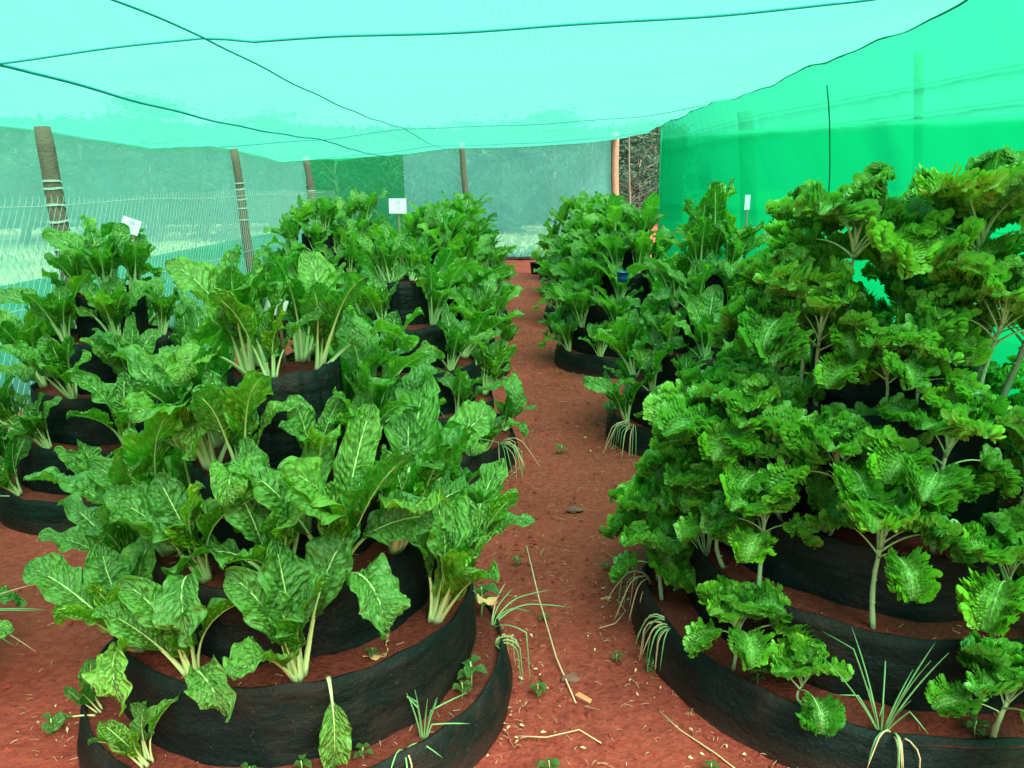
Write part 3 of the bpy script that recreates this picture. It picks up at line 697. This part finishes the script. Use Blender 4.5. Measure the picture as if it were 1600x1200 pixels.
# ------------------------------------------------------------------ planting towers
RN = ['lowest', 'second', 'middle', 'fourth', 'top']
def ringmesh(rb, rt, z0, z1, seed, bulge, detail=96):
    """one band of black sheeting, uneven rim, thickness, and the soil it holds"""
    r = np.random.RandomState(seed); n = detail; nz = 7; a = np.arange(n) / n * 2 * pi
    sm = lambda k: sum((r.randn() / (j + 1)) * np.sin((j + 1) * a + r.rand() * 6) for j in range(k))
    rr = 1 + .014 * sm(4); rimz = .008 * sm(6) + .004 * np.sin(9 * a + r.rand() * 6) + .0025 * np.sin(23 * a + r.rand() * 6)
    seam = r.rand() * 6.28; da = (a - seam) % 6.283; lap = np.where(da < .32, .007 + .01 * da, 0)
    V = []; UV = []
    for k in range(nz):
        t = k / (nz - 1); rad = (rb + (rt - rb) * t + bulge * sin(pi * t)) * rr + .004 * np.sin(7 * a + 5 * t + r.rand()) * (1 - t) + .003 * np.sin(17 * a + 3 * t) + lap + .0022 * np.sin(31 * a - 6 * t + seam) * sin(pi * t)
        z = z0 + (z1 - z0) * t + rimz * t
        V.append(np.stack([rad * np.cos(a), rad * np.sin(a), z], -1)); UV.append(np.stack([a / 6.28, 0 * a + t], -1))
    V.append(np.stack([(rt * rr - .006) * np.cos(a), (rt * rr - .006) * np.sin(a), z1 + rimz], -1)); UV.append(UV[-1])
    V.append(np.stack([(rt * rr - .008) * np.cos(a), (rt * rr - .008) * np.sin(a), z1 + rimz - .05], -1)); UV.append(UV[-1])
    g = Geo(); g.add(np.concatenate(V), grid_faces(n, nz + 2, True), np.concatenate(UV))
    return g
def soilmesh(r0, r1, z, seed):
    r = np.random.RandomState(seed); n = 72; m = 9; a = np.arange(n) / n * 2 * pi; V = []
    for k in range(m):
        rad = r0 + (r1 - r0) * k / (m - 1); zz = z + .006 * smooth_noise(rad * np.cos(a) * 14, rad * np.sin(a) * 14, seed, 3) + .010 * (1 - k / (m - 1)) + .0015 * r.randn(n)
        V.append(np.stack([rad * np.cos(a), rad * np.sin(a), zz], -1))
    g = Geo(); F = grid_faces(n, m, True)
    g.add(np.concatenate(V), [f[::-1] for f in F]); return g
TOWERS = {}
def tower(key, x, y, rads, zs, label, seed, detail=96):
    root = empty('planting_tower', (x, y, 0)); tag(root, label, 'planting tower', 'tiered black planting towers')
    zb = 0.0; r = random.Random(seed)
    for k, (rd, z) in enumerate(zip(rads, zs)):
        low = 0 if k == 0 else zs[k - 1] - .03
        g = ringmesh(rd * (1.0 if k else 1.03), rd * (1.0 if k else .99), low, z, seed * 10 + k, .012 if k == 0 else .004, detail)
        ring = g.obj('ring', M_plastic, root)
        inner = 0.0 if k == len(rads) - 1 else rads[k + 1] * .98
        s = soilmesh(max(.001, inner), rd * .992, z - .022, seed * 10 + k); so = s.obj('soil', M_potsoil, ring)
    TOWERS[key] = (x, y, rads, zs)
    return root
RL = [.625, .525, .41, .28, .155]; ZL = [.20, .41, .61, .85, 1.10]
tower('LA', -.655, 2.16, RL, ZL, 'large five-ring tower of chard at the front left of the path', 1, 160)
tower('RA', 1.24, 2.45, [.76, .62, .50, .35, .235], [.20, .41, .60, .93, 1.10], 'large five-ring tower of kale at the front right', 2, 160)
RS = [.62, .51, .40, .28, .16]; ZS = [.19, .40, .62, .86, 1.08]
FT = {
 'LB': (-.62, 4.35, 'chard tower left of the path carrying the large upright white card'),
 'L1': (-2.05, 3.9, 'chard tower at the far left in front of the first wired pole'),
 'LL': (-2.33, 1.95, 'chard tower mostly outside the left edge of the picture'),
 'RB': (1.25, 4.75, 'chard tower right of the path with the tallest bolting leaves'),
 'RC': (1.02, 6.9, 'chard tower right of the path holding a blue pot'),
 'LC': (-.66, 6.55, 'third chard tower along the left of the path'),
 'LD': (-.68, 8.9, 'fourth chard tower along the left of the path'),
 'LE': (-.70, 11.1, 'fifth chard tower along the left of the path'),
 'L2': (-2.15, 8.6, 'small grey-green tower near the end of the chain-link fence'),
 'L3': (-2.15, 11.0, 'far tower in front of the bright green netting panel'),
 'RD': (1.03, 9.1, 'third chard tower along the right of the path beyond the blue pot'),
 'RE': (1.20, 11.3, 'fourth chard tower along the right of the path near the doorway'),
 'RF': (1.12, 13.4, 'farthest chard tower right of the path by the back netting'),
}
for i, (k, (x, y, lb)) in enumerate(FT.items()):
    tower(k, x, y, RS, ZS, lb, 20 + i, 72 if y > 5 else 110)

PH = {'LA': 'front left tower', 'RA': 'front kale tower', 'LB': 'big-card tower', 'L1': 'tower by wired pole', 'LL': 'left-edge tower',
      'RB': 'tallest-leaf tower', 'RC': 'blue-pot tower', 'LC': 'third left-path tower', 'LD': 'fourth left-path tower', 'LE': 'fifth left-path tower',
      'L2': 'grey-green fence tower', 'L3': 'green-panel tower', 'RD': 'tower beyond blue pot', 'RE': 'doorway tower', 'RF': 'farthest right tower'}
def side_word(a):       # a: degrees, 0 = facing the camera, positive = to the right
    a = (a + 180) % 360 - 180; k = int(round(abs(a) / 22.5)); w_ = 'left' if a < 0 else 'right'
    return ['front', 'front slightly ' + w_, 'front ' + w_, w_ + ' near front', w_ + ' side', w_ + ' near back', 'back ' + w_, 'back slightly ' + w_, 'back'][k]
def ring_label(kind, key, k, a, adj):
    return '%s%s, %s ring of %s, %s' % (adj, kind, RN[k], PH[key], side_word(a))
PLACED = []
def site(key, k, a, inset=None):
    x, y, rd, zs = TOWERS[key]; camdir = math.atan2(-y, -x)      # direction tower -> camera
    outer = rd[k]; inner = 0 if k == len(rd) - 1 else rd[k + 1]
    rr = outer - (inset if inset is not None else min(.05, (outer - inner) * .4))
    th = camdir + R(a)
    # positive a should be to the right in the picture
    return (x + rr * cos(th), y + rr * sin(th), zs[k] - .016), th
def put_label(o, kind, key, k, a, adj, cat, grp):
    PLACED.append((o, kind, key, k, a, adj, cat, grp))

def angs(n, r, jit=8, start=None):
    s = r.uniform(0, 360) if start is None else start
    return [((s + i * 360 / n + r.uniform(-jit, jit) + 180) % 360) - 180 for i in range(n)]

# --- LA: chard, measured positions first
r = random.Random(5)
LA = {0: [(-44, .62, 4), (-74, .45, 3), (140, .8, 6), (-140, .8, 6), (180, .8, 6)],
      1: [(-62, 1.0, 9), (-36, .9, 7), (-3, .92, 7), (48, 1.0, 7), (76, 1.0, 9), (110, 1, 7), (150, 1, 7), (-105, 1, 8), (-150, 1, 7)],
      2: [(-78, 1.05, 8), (-42, 1.0, 8), (-8, .9, 7), (14, 1.12, 8), (46, 1.05, 8), (84, 1, 8), (128, 1, 7), (175, 1, 7), (-125, 1, 7)],
      3: [(-70, 1.05, 8), (-32, .95, 7), (12, .62, 5), (52, .62, 5), (88, .95, 7), (130, 1, 7), (175, 1, 7), (-118, 1.05, 8)],
      4: [(-72, 1.0, 6), (-22, .8, 5, .1), (62, .85, 5), (150, .8, 5), (-130, 1.0, 6)]}
def fill(key, table, kindf):
    for k, rows in table.items():
        for row in rows: kindf(key, k, *row)
def chard_at(key, k, a, size, n, lean=None, adj=None):
    loc, th = site(key, k, a); size *= r.uniform(.85, 1.15) * 1.06; n += 2
    o = chard_plant(loc, th, size, n, (.32 if k < 3 else .2) * r.uniform(.6, 1.3) if lean is None else lean, r)
    put_label(o, 'chard plant', key, k, a, adj or ('small ' if size < .7 else 'large ' if size > 1.08 else ''), 'chard plant', 'chard plants growing on the towers')
fill('LA', LA, chard_at)
for a in (-100, -35, 60, 150): chard_at('LB', 4, a, .72, 6)
for key, cfg in {'LB': [8, 7, 7, 5, 0], 'L1': [8, 8, 7, 5, 4], 'RB': [10, 9, 8, 6, 4]}.items():
    for k, n in enumerate(cfg):
        for a in angs(n, r):
            if abs(a) > 150 and k < 2: continue
            chard_at(key, k, a, r.uniform(.78, 1.08) * (.8 if k == 0 else 1), r.choice([7, 8, 9]))
for k, a in ((0, 45), (0, 75), (1, 60), (1, 95), (2, 70), (2, 40)): chard_at('LL', k, a, .85, 6)
# --- kale on RA
def kale_at(key, k, a, stem, size, n, lean=.15, thick=.011, low=True, inset=None):
    loc, th = site(key, k, a, inset); o = kale_plant(loc, th, stem * 1.15, size * r.uniform(.88, 1.06), n + 7, lean, r, thick * .66, low)
    put_label(o, 'kale plant', key, k, a, 'small ' if size < .75 else 'tall ' if stem > .2 else 'curly ', 'kale plant', 'curly kale plants on the front right tower')
RAk = {0: [(-9, .03, .62, 6, .0, .006), (-27, .10, .75, 8, .0, .008), (-102, .12, .95, 9, .1), (-74, .14, .9, 8, .05), (52, .1, .85, 7, .1), (30, .1, .8, 7, .2), (-62, .10, .8, 9, .1), (-85, .12, .9, 9), (75, .1, .9, 8), (-120, .1, .9, 8), (140, .1, .9, 7)],
       1: [(-30, .17, .85, 8, .0), (-69, .13, .9, 9), (-46, .1, .8, 7, .1), (4, .22, 1.0, 10, .0, .011), (36, .16, .9, 9, .1), (-58, .14, .9, 10), (-80, .18, 1.0, 10), (-100, .15, 1, 10), (70, .2, 1, 10), (110, .2, 1, 9), (165, .2, 1, 9), (-140, .2, 1, 9)],
       2: [(-14, .17, .9, 8, .0, .007), (-64, .16, .95, 9, .1), (-34, .12, .85, 7, .05), (22, .26, 1.0, 9, .0), (52, .2, 1.0, 10), (-50, .2, 1.0, 10), (-78, .2, 1.0, 11), (-112, .22, 1, 10), (88, .2, 1, 9), (140, .2, 1, 9), (-160, .2, 1, 9)],
       3: [(-4, .12, .8, 8, .0, .008), (-40, .2, .95, 9, .05), (-78, .16, 1, 9), (12, .12, .85, 7, .0, .008), (-62, .24, 1.0, 11), (-92, .2, 1.05, 11), (-130, .2, 1, 10), (50, .26, 1.0, 10), (80, .25, 1, 11, .2, .016), (125, .2, 1, 9), (175, .2, 1, 9)],
       4: [(-48, .27, 1.15, 6, .0, .009, False), (62, .29, 1.2, 9, .1, .012, False), (20, .06, .8, 3, .2), (105, .26, 1.15, 7, .1, .01, False), (178, .25, 1.15, 6, .1, .01, False), (-112, .25, 1.15, 6, .35, .01, False)]}
fill('RA', RAk, kale_at)
# far chard: each plant one mesh
for key, cfg in {'RC': [6, 5, 5, 4, 3], 'LC': [5, 5, 5, 4, 3], 'LD': [4, 4, 4, 3, 3], 'LE': [4, 4, 3, 3, 3], 'L2': [4, 4, 4, 3, 3], 'L3': [3, 3, 3, 3, 3], 'RD': [5, 5, 4, 4, 3], 'RE': [5, 4, 4, 3, 3], 'RF': [4, 4, 3, 3, 3]}.items():
    for k, n in enumerate(cfg):
        for i in range(n):
            a = (-105 + 210 * (i + .5) / n) + r.uniform(-10, 10) if k < 4 else -180 + i * 360 / n + r.uniform(-20, 20)
            loc, th = site(key, k, a); o = link('chard_plant', r.choice(FARM)); o.location = loc; s = r.uniform(.98, 1.22) * (.9 if k == 0 else 1)
            o.scale = (s * .95, s * .95, s * 1.08)
            o.rotation_euler = (Matrix.Rotation(th, 4, 'Z') @ Matrix.Rotation(.2, 4, 'Y') @ Matrix.Rotation(r.random() * 6, 4, 'Z')).to_euler()
            put_label(o, 'chard plant', key, k, a, '', 'chard plant', 'chard plants growing on the towers')
# bolting, tall leaves on RB
def tall(key, a, size, inset):
    loc, th = site(key, 4, a, inset); o = empty('chard_plant', loc, th)
    for j, (key2, az, sc) in enumerate((('in', 0, size), ('in', 2.5, size * .8), ('mid', 4.4, size * .55), ('mid', 1.2, size * .5))):
        K = CH[key2][(j * 2 + int(size * 10)) % len(CH[key2])]; b = link('leaf', K.blade, o, leafM(az, .01, .0, sc)); link('stalk', K.stalk, b)
    put_label(o, 'chard plant', key, 4, a, 'tall ', 'chard plant', 'chard plants growing on the towers')
tall('RB', -20, 2.15, .1); tall('RB', -85, 1.75, .04)

# onions
def onion_at(key, k, a, n, L, spread, droop, adj):
    loc, th = site(key, k, a, .03); o = onion_plant(loc, th, n, L, spread, droop, r)
    put_label(o, 'spring onion', key, k, a, adj, 'spring onion', 'spring onions planted on the tower rims')
onion_at('LA', 0, 28, 9, .19, .35, 0, 'upright ')
onion_at('LA', 0, 22, 5, .15, .5, 1.6, 'drooping ')
onion_at('LA', 0, 74, 7, .26, .5, 2.3, 'drooping ')
onion_at('LA', 0, 84, 6, .30, .3, .9, 'long thin ')
onion_at('RA', 0, 7, 13, .29, .55, 0, 'spiky upright ')
onion_at('RA', 0, 9, 8, .2, .5, 2.2, 'drooping ')
onion_at('RA', 0, -48, 12, .25, .5, 2.1, 'drooping ')
onion_at('RA', 0, -72, 10, .25, .5, 2.1, 'drooping ')
onion_at('RA', 1, -55, 7, .28, .9, 0, 'long arching ')
onion_at('L1', 1, 8, 12, .24, .8, 0, 'splayed ')
onion_at('L1', 1, 16, 9, .22, .5, 2.3, 'drooping ')
onion_at('LB', 0, 58, 14, .36, .5, 1.9, 'dry drooping ')
onion_at('LB', 0, 35, 12, .3, .6, 0, 'green ')
onion_at('RB', 0, -45, 14, .33, .5, 2.1, 'drooping ')
onion_at('LL', 0, 70, 10, .32, .6, 1.2, 'dry ')
# hanging chard leaf on LA
def hanging_leaf():
    loc, th = site('LA', 1, 5, -.004); b, s = leaf_geo(777, .24, .28, .045, 1.2, 3.5, nu=15, nv=30, fold=.5, ruffle=.012, savoy=.004, curlpow=.5, stalk_r=.005)
    o = empty('chard_leaf', (loc[0], loc[1], loc[2] + .02), th); bo = b.obj('blade', M_chard, o); s.obj('stalk', M_stalk, bo)
    tag(o, 'single limp chard leaf hanging over the second ring at the front left', 'leaf')
hanging_leaf()
# seedlings
for key, k, a, sc in (('LA', 0, 52, 1.6), ('LA', 0, 46, 1.0), ('LA', 0, -3, .9), ('LA', 0, 12, .8), ('LA', 2, -5, .7), ('LA', 1, 58, .6), ('RA', 0, 26, 1.0), ('LA', 0, 90, 2.2), ('LA', 2, 66, .8), ('LA', 1, 20, .6), ('RA', 0, -20, .7), ('LA', 0, -16, .8)):
    loc, th = site(key, k, a, .05); o = seedling((loc[0], loc[1], loc[2] - .002), r, sc)
    put_label(o, 'seedling', key, k, a, 'tiny ' if sc < 1.2 else 'leafy green ', 'seedling', 'weed seedlings')
for x, y, lb in ((.36, 2.3, 'beside the path left of the brown stone'), (.62, 2.05, 'on the path at the foot of the kale tower'), (.12, 2.55, 'on the path beside the chard tower'), (.55, 2.4, 'under the kale tower edge')):
    o = seedling((x, y, .018), r, .8); tag(o, 'tiny green seedling ' + lb, 'seedling', 'weed seedlings')

for i, (x, y) in enumerate(((.42, 3.3), (.40, 2.95), (.02, 3.0), (.55, 1.78), (.47, 2.25), (.08, 2.12), (.10, 1.78), (-1.45, 2.75), (-1.36, 1.95), (.30, 4.4))):
    o = seedling((x, y, .018), r, .7 + .06 * i); tag(o, 'tiny weed on red soil, %s' % ['at the right edge of the path beyond the kale', 'below the kale by the path', 'at the path edge behind the front chard tower', 'nearest the camera by the kale tower', 'left of the drooping onions', 'under the hanging onions of the chard tower', 'nearest the camera on the left path edge', 'left of the front tower, farther back', 'left of the front tower, nearer', 'in the middle distance on the path'][i], 'seedling', 'weed seedlings')
# labels: break ties on one ring side by left/right order
from collections import defaultdict
dd = defaultdict(list)
for p in PLACED: dd[ring_label(p[1], p[2], p[3], p[4], p[5])].append(p)
for lb, ps in dd.items():
    for o, kind, key, k, a, adj, cat, grp in ps:
        L = lb
        if len(ps) > 1:
            order = sorted(ps, key=lambda q: q[4]); i = order.index((o, kind, key, k, a, adj, cat, grp))
            L = lb + (', left one' if i == 0 else ', right one' if i == len(ps) - 1 else ', between two')
        words_ = L.split()
        tag(o, L, cat, grp)

# ------------------------------------------------------------------ cards on stakes
STROKES = {'V': [[(0, 1), (.5, 0), (1, 1)]], '5': [[(1, 1), (.1, 1), (.05, .55), (.7, .55), (.95, .3), (.7, .02), (0, .05)]], '1': [[(.2, .8), (.5, 1), (.5, 0)]], 'S': [[(1, .9), (.5, 1), (.05, .78), (.5, .5), (.95, .25), (.5, 0), (0, .1)]],
           'O': [[(.5, 0), (.05, .3), (.05, .7), (.5, 1), (.95, .7), (.95, .3), (.5, 0)]]}
def card(x, y, ztop, zbase, lines, label, w=.095, h=.08, roll=0, yaw=0, cover=None):
    root = empty('plot_marker', (x, y, zbase)); g = Geo(); H = ztop - zbase
    tube(g, [(.015, 0, -.12), (.008, 0, H * .4), (0, .0, H - .01)], [.006, .005, .0045], 6); g.obj('stake', M_stake, root)
    M = Matrix.Translation((0, -.008, H - h / 2)) @ Matrix.Rotation(yaw, 4, 'Z') @ Matrix.Rotation(roll, 4, 'Y')
    g = Geo(); box(g, (0, 0, 0), (w, .0025, h), 0, M); c = g.obj('card', M_card, root, smooth=False)
    if lines:
        g = Geo(); n = len(lines); ch = h * .22
        for li, tx in enumerate(lines):
            cz = h * (.22 - .40 * li); x0 = -len(tx) * ch * .36 + .004
            for ci, c_ in enumerate(tx):
                for st in STROKES[c_]:
                    P = [M @ Vector((x0 + ci * ch * .8 + p[0] * ch * .55, -.0022, cz + (p[1] - .5) * ch)) for p in st]
                    tube(g, P, .0009, 4)
        g.obj('writing', M_ink, c)
    tag(root, label, 'plot marker', 'white cards on stakes')
def top(key): x, y, rd, zs = TOWERS[key]; return x, y, zs[-1]
x, y, z = top('LB'); card(x - .01, y, 1.53, z, ['V5', '11'], 'large upright white card with two lines of writing on a brown stake')
x, y, z = top('L1'); card(x + .13, y + .05, 1.44, z - .05, ['VO', '11'], 'white card leaning to the right above the leftmost chard tower', .085, .075, .38, .3)
x, y, z = top('LA'); card(x - .03, y + .06, 1.285, z, ['V5'], 'white card half hidden by leaves on the front left tower', .06, .05, .35, .3)
x, y, z = top('RB'); card(x + .15, y - .05, 1.545, z, [], 'white card standing against the green netting beside the tallest leaves', .075, .085, 0, .9)
x, y, z = top('RC'); card(x + .1, y, 1.37, z, [], 'white card tilted before the dark doorway gap', .09, .08, .2, .5)
x, y, z = top('LC'); card(x + .26, y, 1.54, z - .2, [], 'small white card above the third left tower beside the back netting', .075, .06, .1, .4) if False else None
x, y, z = top('LD'); card(x + .02, y, 1.36, z, [], 'white card above the fourth left tower near the slim back pole', .10, .08, .25, .3)
x, y, z = top('L2'); card(x + .12, y, 1.29, z, [], 'small white card left of two before the bright green panel', .08, .07, .1, .2)
x, y, z = top('L3'); card(x + .02, y, 1.26, z, [], 'small white card right of two before the bright green panel', .09, .07, .1, .2)
x, y, z = top('RD'); card(x - .05, y, 1.14 + .08, z, [], 'small upright white card low among the leaves left of the reddish pole', .06, .09, 0, .3)
x, y, z = top('RE'); card(x - .08, y, 1.30, z, [], 'white card right of two at the far right-hand towers', .10, .07, 0, .2)
x, y, z = top('RF'); card(x - .10, y, 1.36, z, [], 'farthest white card left of two above the right-hand towers', .08, .07, 0, .2)
# small pots
def pot(x, y, z, r0, h, mat, label, nm='pot', cat='pot'):
    root = empty(nm, (x, y, z)); g = Geo(); n = 28; a = np.arange(n) / n * 2 * pi; V = []
    prof = [(.001, 0), (r0 * .82, 0), (r0 * .9, h * .5), (r0, h), (r0 * 1.06, h), (r0 * 1.06, h + .008), (r0 * .96, h + .008), (r0 * .92, h * .8)]
    for q, zz in prof: V.append(np.stack([q * np.cos(a), q * np.sin(a), 0 * a + zz], -1))
    g.add(np.concatenate(V), grid_faces(n, len(prof), True)); g.obj('body', mat, root)
    s = soilmesh(.001, r0 * .93, h * .85, 5); s.obj('soil', M_potsoil, root); tag(root, label, cat, 'loose pots'); return root
pot(.46, 14.2, .02, .13, .2, M_plastic, 'small black pot at the end of the path by the right-hand towers')
o = link('chard_plant', FARM[2]); o.location = (.46, 14.2, .17); o.scale = (.8, .8, .9); tag(o, 'small chard plant in the lone black pot at the end of the path', 'chard plant', 'chard plants growing on the towers')
pot(.85, 5.93, .88, .045, .07, M_blue, 'small blue pot among the leaves of the right-hand towers')

# ------------------------------------------------------------------ litter on the path
def lump(name, loc, s, mat, seed, label, cat, rz=0):
    r = np.random.RandomState(seed); n, m = 12, 8; V = []
    for j in range(m):
        ph = pi * (j + .5) / m
        for i in range(n):
            th = 2 * pi * i / n; rr = 1 + .18 * sin(3 * th + seed) * sin(ph) + .12 * r.randn() * sin(ph)
            V.append((s[0] * rr * sin(ph) * cos(th), s[1] * rr * sin(ph) * sin(th), s[2] * (1 - .0) * (cos(ph) * .9)))
    g = Geo(); F = grid_faces(n, m, True) + [list(range(n))[::-1], [(m - 1) * n + i for i in range(n)]]
    g.add(V, [f[::-1] for f in F]); o = g.obj(name, mat, smooth=False); o.location = loc; o.rotation_euler = (0, 0, rz); tag(o, label, cat)
lump('stone', (.19, 2.20, .032), (.030, .020, .015), M_stone, 4, 'dark brown angular stone lying on the path beside a twig', 'stone')
g = Geo(); box(g, (0, 0, 0), (.055, .018, .012)); V = g.v[0]; V += NP.randn(*V.shape) * .0018
o = g.obj('brick_chip', M_brick, smooth=False); o.location = (.228, 2.10, .03); o.rotation_euler = (.1, 0, -.75); tag(o, 'orange brick chip lying on the path just below the dark stone', 'brick chip')
lump('stone', (.31, 3.55, .035), (.045, .025, .014), M_stone, 9, 'flat dark clod lying in the middle of the path farther up', 'stone')
def twig(pts, rad, label, mat=M_straw):
    g = Geo(); c = Vector(pts[0]); tube(g, [Vector(p) - c for p in pts], rad, 5); o = g.obj('twig', mat); o.location = c; tag(o, label, 'twig', 'dry twigs on the soil')
twig([(.06, 2.9, .16), (.10, 2.6, .10), (.15, 2.3, .045), (.20, 2.08, .03)], .0028, 'long dry onion stalk arching down to the brick chip')
twig([(.02, 1.93, .03), (.10, 1.92, .034), (.2, 1.95, .036), (.26, 1.9, .03)], .002, 'thin dry twig crossing the near part of the path')
twig([(.45, 2.05, .03), (.5, 1.95, .034), (.58, 1.85, .036), (.66, 1.74, .03), (.8, 1.68, .03)], .0024, 'long dry vine at the foot of the kale tower')
twig([(.32, 2.50, .03), (.38, 2.52, .036), (.43, 2.6, .04), (.41, 2.7, .03)], .002, 'curved dry stem on the path beside the kale tower')
def dryleaf(loc, rz, sc, label, seed, vert=False):
    b, s = leaf_geo(seed, .09 * sc, .2, .017 * sc, .9, 2.6, nu=7, nv=12, fold=.9, ruffle=.008 * sc, savoy=.003, twist=1.2, stalk_r=.0016)
    g = Geo(); g.add_geo(b); g.add_geo(s); o = g.obj('dry_leaf', M_dry); o.location = loc; o.rotation_euler = (1.2 if not vert else 2.9, .2, rz); tag(o, label, 'dry leaf', 'withered leaves')
loc, th = site('LA', 1, 18, .07); dryleaf(loc, .5, .9, 'withered brown leaf on the soil of the second ring at the front left', 31)
loc, th = site('LA', 1, 26, .06); dryleaf((loc[0], loc[1], loc[2] + .01), 2.2, .8, 'curled tan leaf on the second ring left of the thick chard base', 32)
loc, th = site('LA', 1, 70, -.01); dryleaf(loc, th, 1.0, 'dry tan leaf hanging over the rim beside the path', 33, True)
dryleaf((.52, 2.02, .03), 1.0, 1.0, 'crumpled dry leaf at the foot of the kale tower', 34)
dryleaf((.37, 2.66, .035), 2.0, .8, 'crumpled dry leaf in the middle of the path', 35)
dryleaf((-1.42, 2.42, .03), .3, 1.1, 'crumpled dry leaf on the bare soil at the left', 36)
dryleaf((-1.32, 2.16, .03), 2.3, 1.1, 'dry leaf heap on the bare soil at lower left', 37)
def litter():
    nr = np.random.RandomState(12); g = Geo()
    for i in range(2600):
        y = 1.2 + 12 * nr.rand() ** 1.8; x = .24 + nr.randn() * .28 if nr.rand() < .7 else nr.uniform(-2.2, -1.2)
        if y > 6: x = .24 + nr.randn() * .3
        if nr.rand() < .42:
            X_, Y_, rd_, _z = TOWERS[['LA', 'RA', 'LB', 'RB', 'LC', 'RC', 'L1'][nr.randint(7)]]; an = nr.rand() * 6.28; q_ = rd_[0] + .02 + abs(nr.randn()) * .05
            x, y = X_ + q_ * cos(an), Y_ + q_ * sin(an)
        L = nr.uniform(.006, .03) if nr.rand() < .93 else nr.uniform(.04, .09); a = nr.rand() * 6.28; z = .027 + nr.rand() * .006; b = nr.randn() * .3
        p = np.array([x, y, z]); dv = np.array([cos(a), sin(a), 0]) * L
        tube(g, [p, p + dv * .5 + np.array([-dv[1], dv[0], 0]) * b * .14 + [0, 0, .003], p + dv], .0006 + .0007 * nr.rand() ** 2, 3, caps=False)
    for key in ('LA', 'RA'):
        X, Y, rd, zs = TOWERS[key]
        for i in range(200):
            k = nr.randint(0, 4); a = nr.rand() * 6.28; q = nr.uniform(rd[k + 1] + .01, rd[k] - .01); p = np.array([X + q * cos(a), Y + q * sin(a), zs[k] - .012]); L = nr.uniform(.005, .025); b = nr.rand() * 6
            tube(g, [p, p + np.array([cos(b), sin(b), .1]) * L], .0009, 3, caps=False)
    for i in range(500):
        X_, Y_, rd_, _z = TOWERS[['LA', 'RA', 'LB', 'RB', 'LA', 'RA'][nr.randint(6)]]; an = nr.rand() * 6.28; q_ = rd_[0] + .03 + abs(nr.randn()) * .10
        p = np.array([X_ + q_ * cos(an), Y_ + q_ * sin(an), .03]); s_ = nr.uniform(.003, .011); a = nr.rand() * 6.28
        u1 = np.array([cos(a), sin(a), nr.randn() * .4]) * s_; u2 = np.array([-sin(a), cos(a), nr.randn() * .4]) * s_ * .5
        g.add([p - u1, p - u2 + [0, 0, .002], p + u1, p + u2 + [0, 0, .003]], [[0, 1, 2, 3]])
    tag(g.obj('straw_litter', M_straw), 'bits of straw scattered over the red soil', 'straw', kind='stuff')
    g = Geo()
    for i in range(7000):
        y = 1.2 + 9 * nr.rand() ** 1.7; x = nr.uniform(-.3, .9) if nr.rand() < .7 else nr.uniform(-2.6, -1.0); s = .003 + .013 * nr.rand() ** 4
        V = np.array([(1, 0, 0), (-.3, .9, 0), (-.4, -.8, .1), (.1, 0, .8)]) * s * (.8 + .5 * nr.rand(4, 1)) ; a = nr.rand() * 6.28
        Rm = np.array([[cos(a), -sin(a), 0], [sin(a), cos(a), 0], [0, 0, 1]]); V = V @ Rm.T + np.array([x, y, .022 + .004 * nr.rand()])
        g.add(V, [[0, 1, 3], [1, 2, 3], [2, 0, 3]])
    tag(g.obj('soil_crumbs', M_soil, smooth=False), 'crumbs of red soil on the path', 'soil crumbs', kind='stuff')
litter()
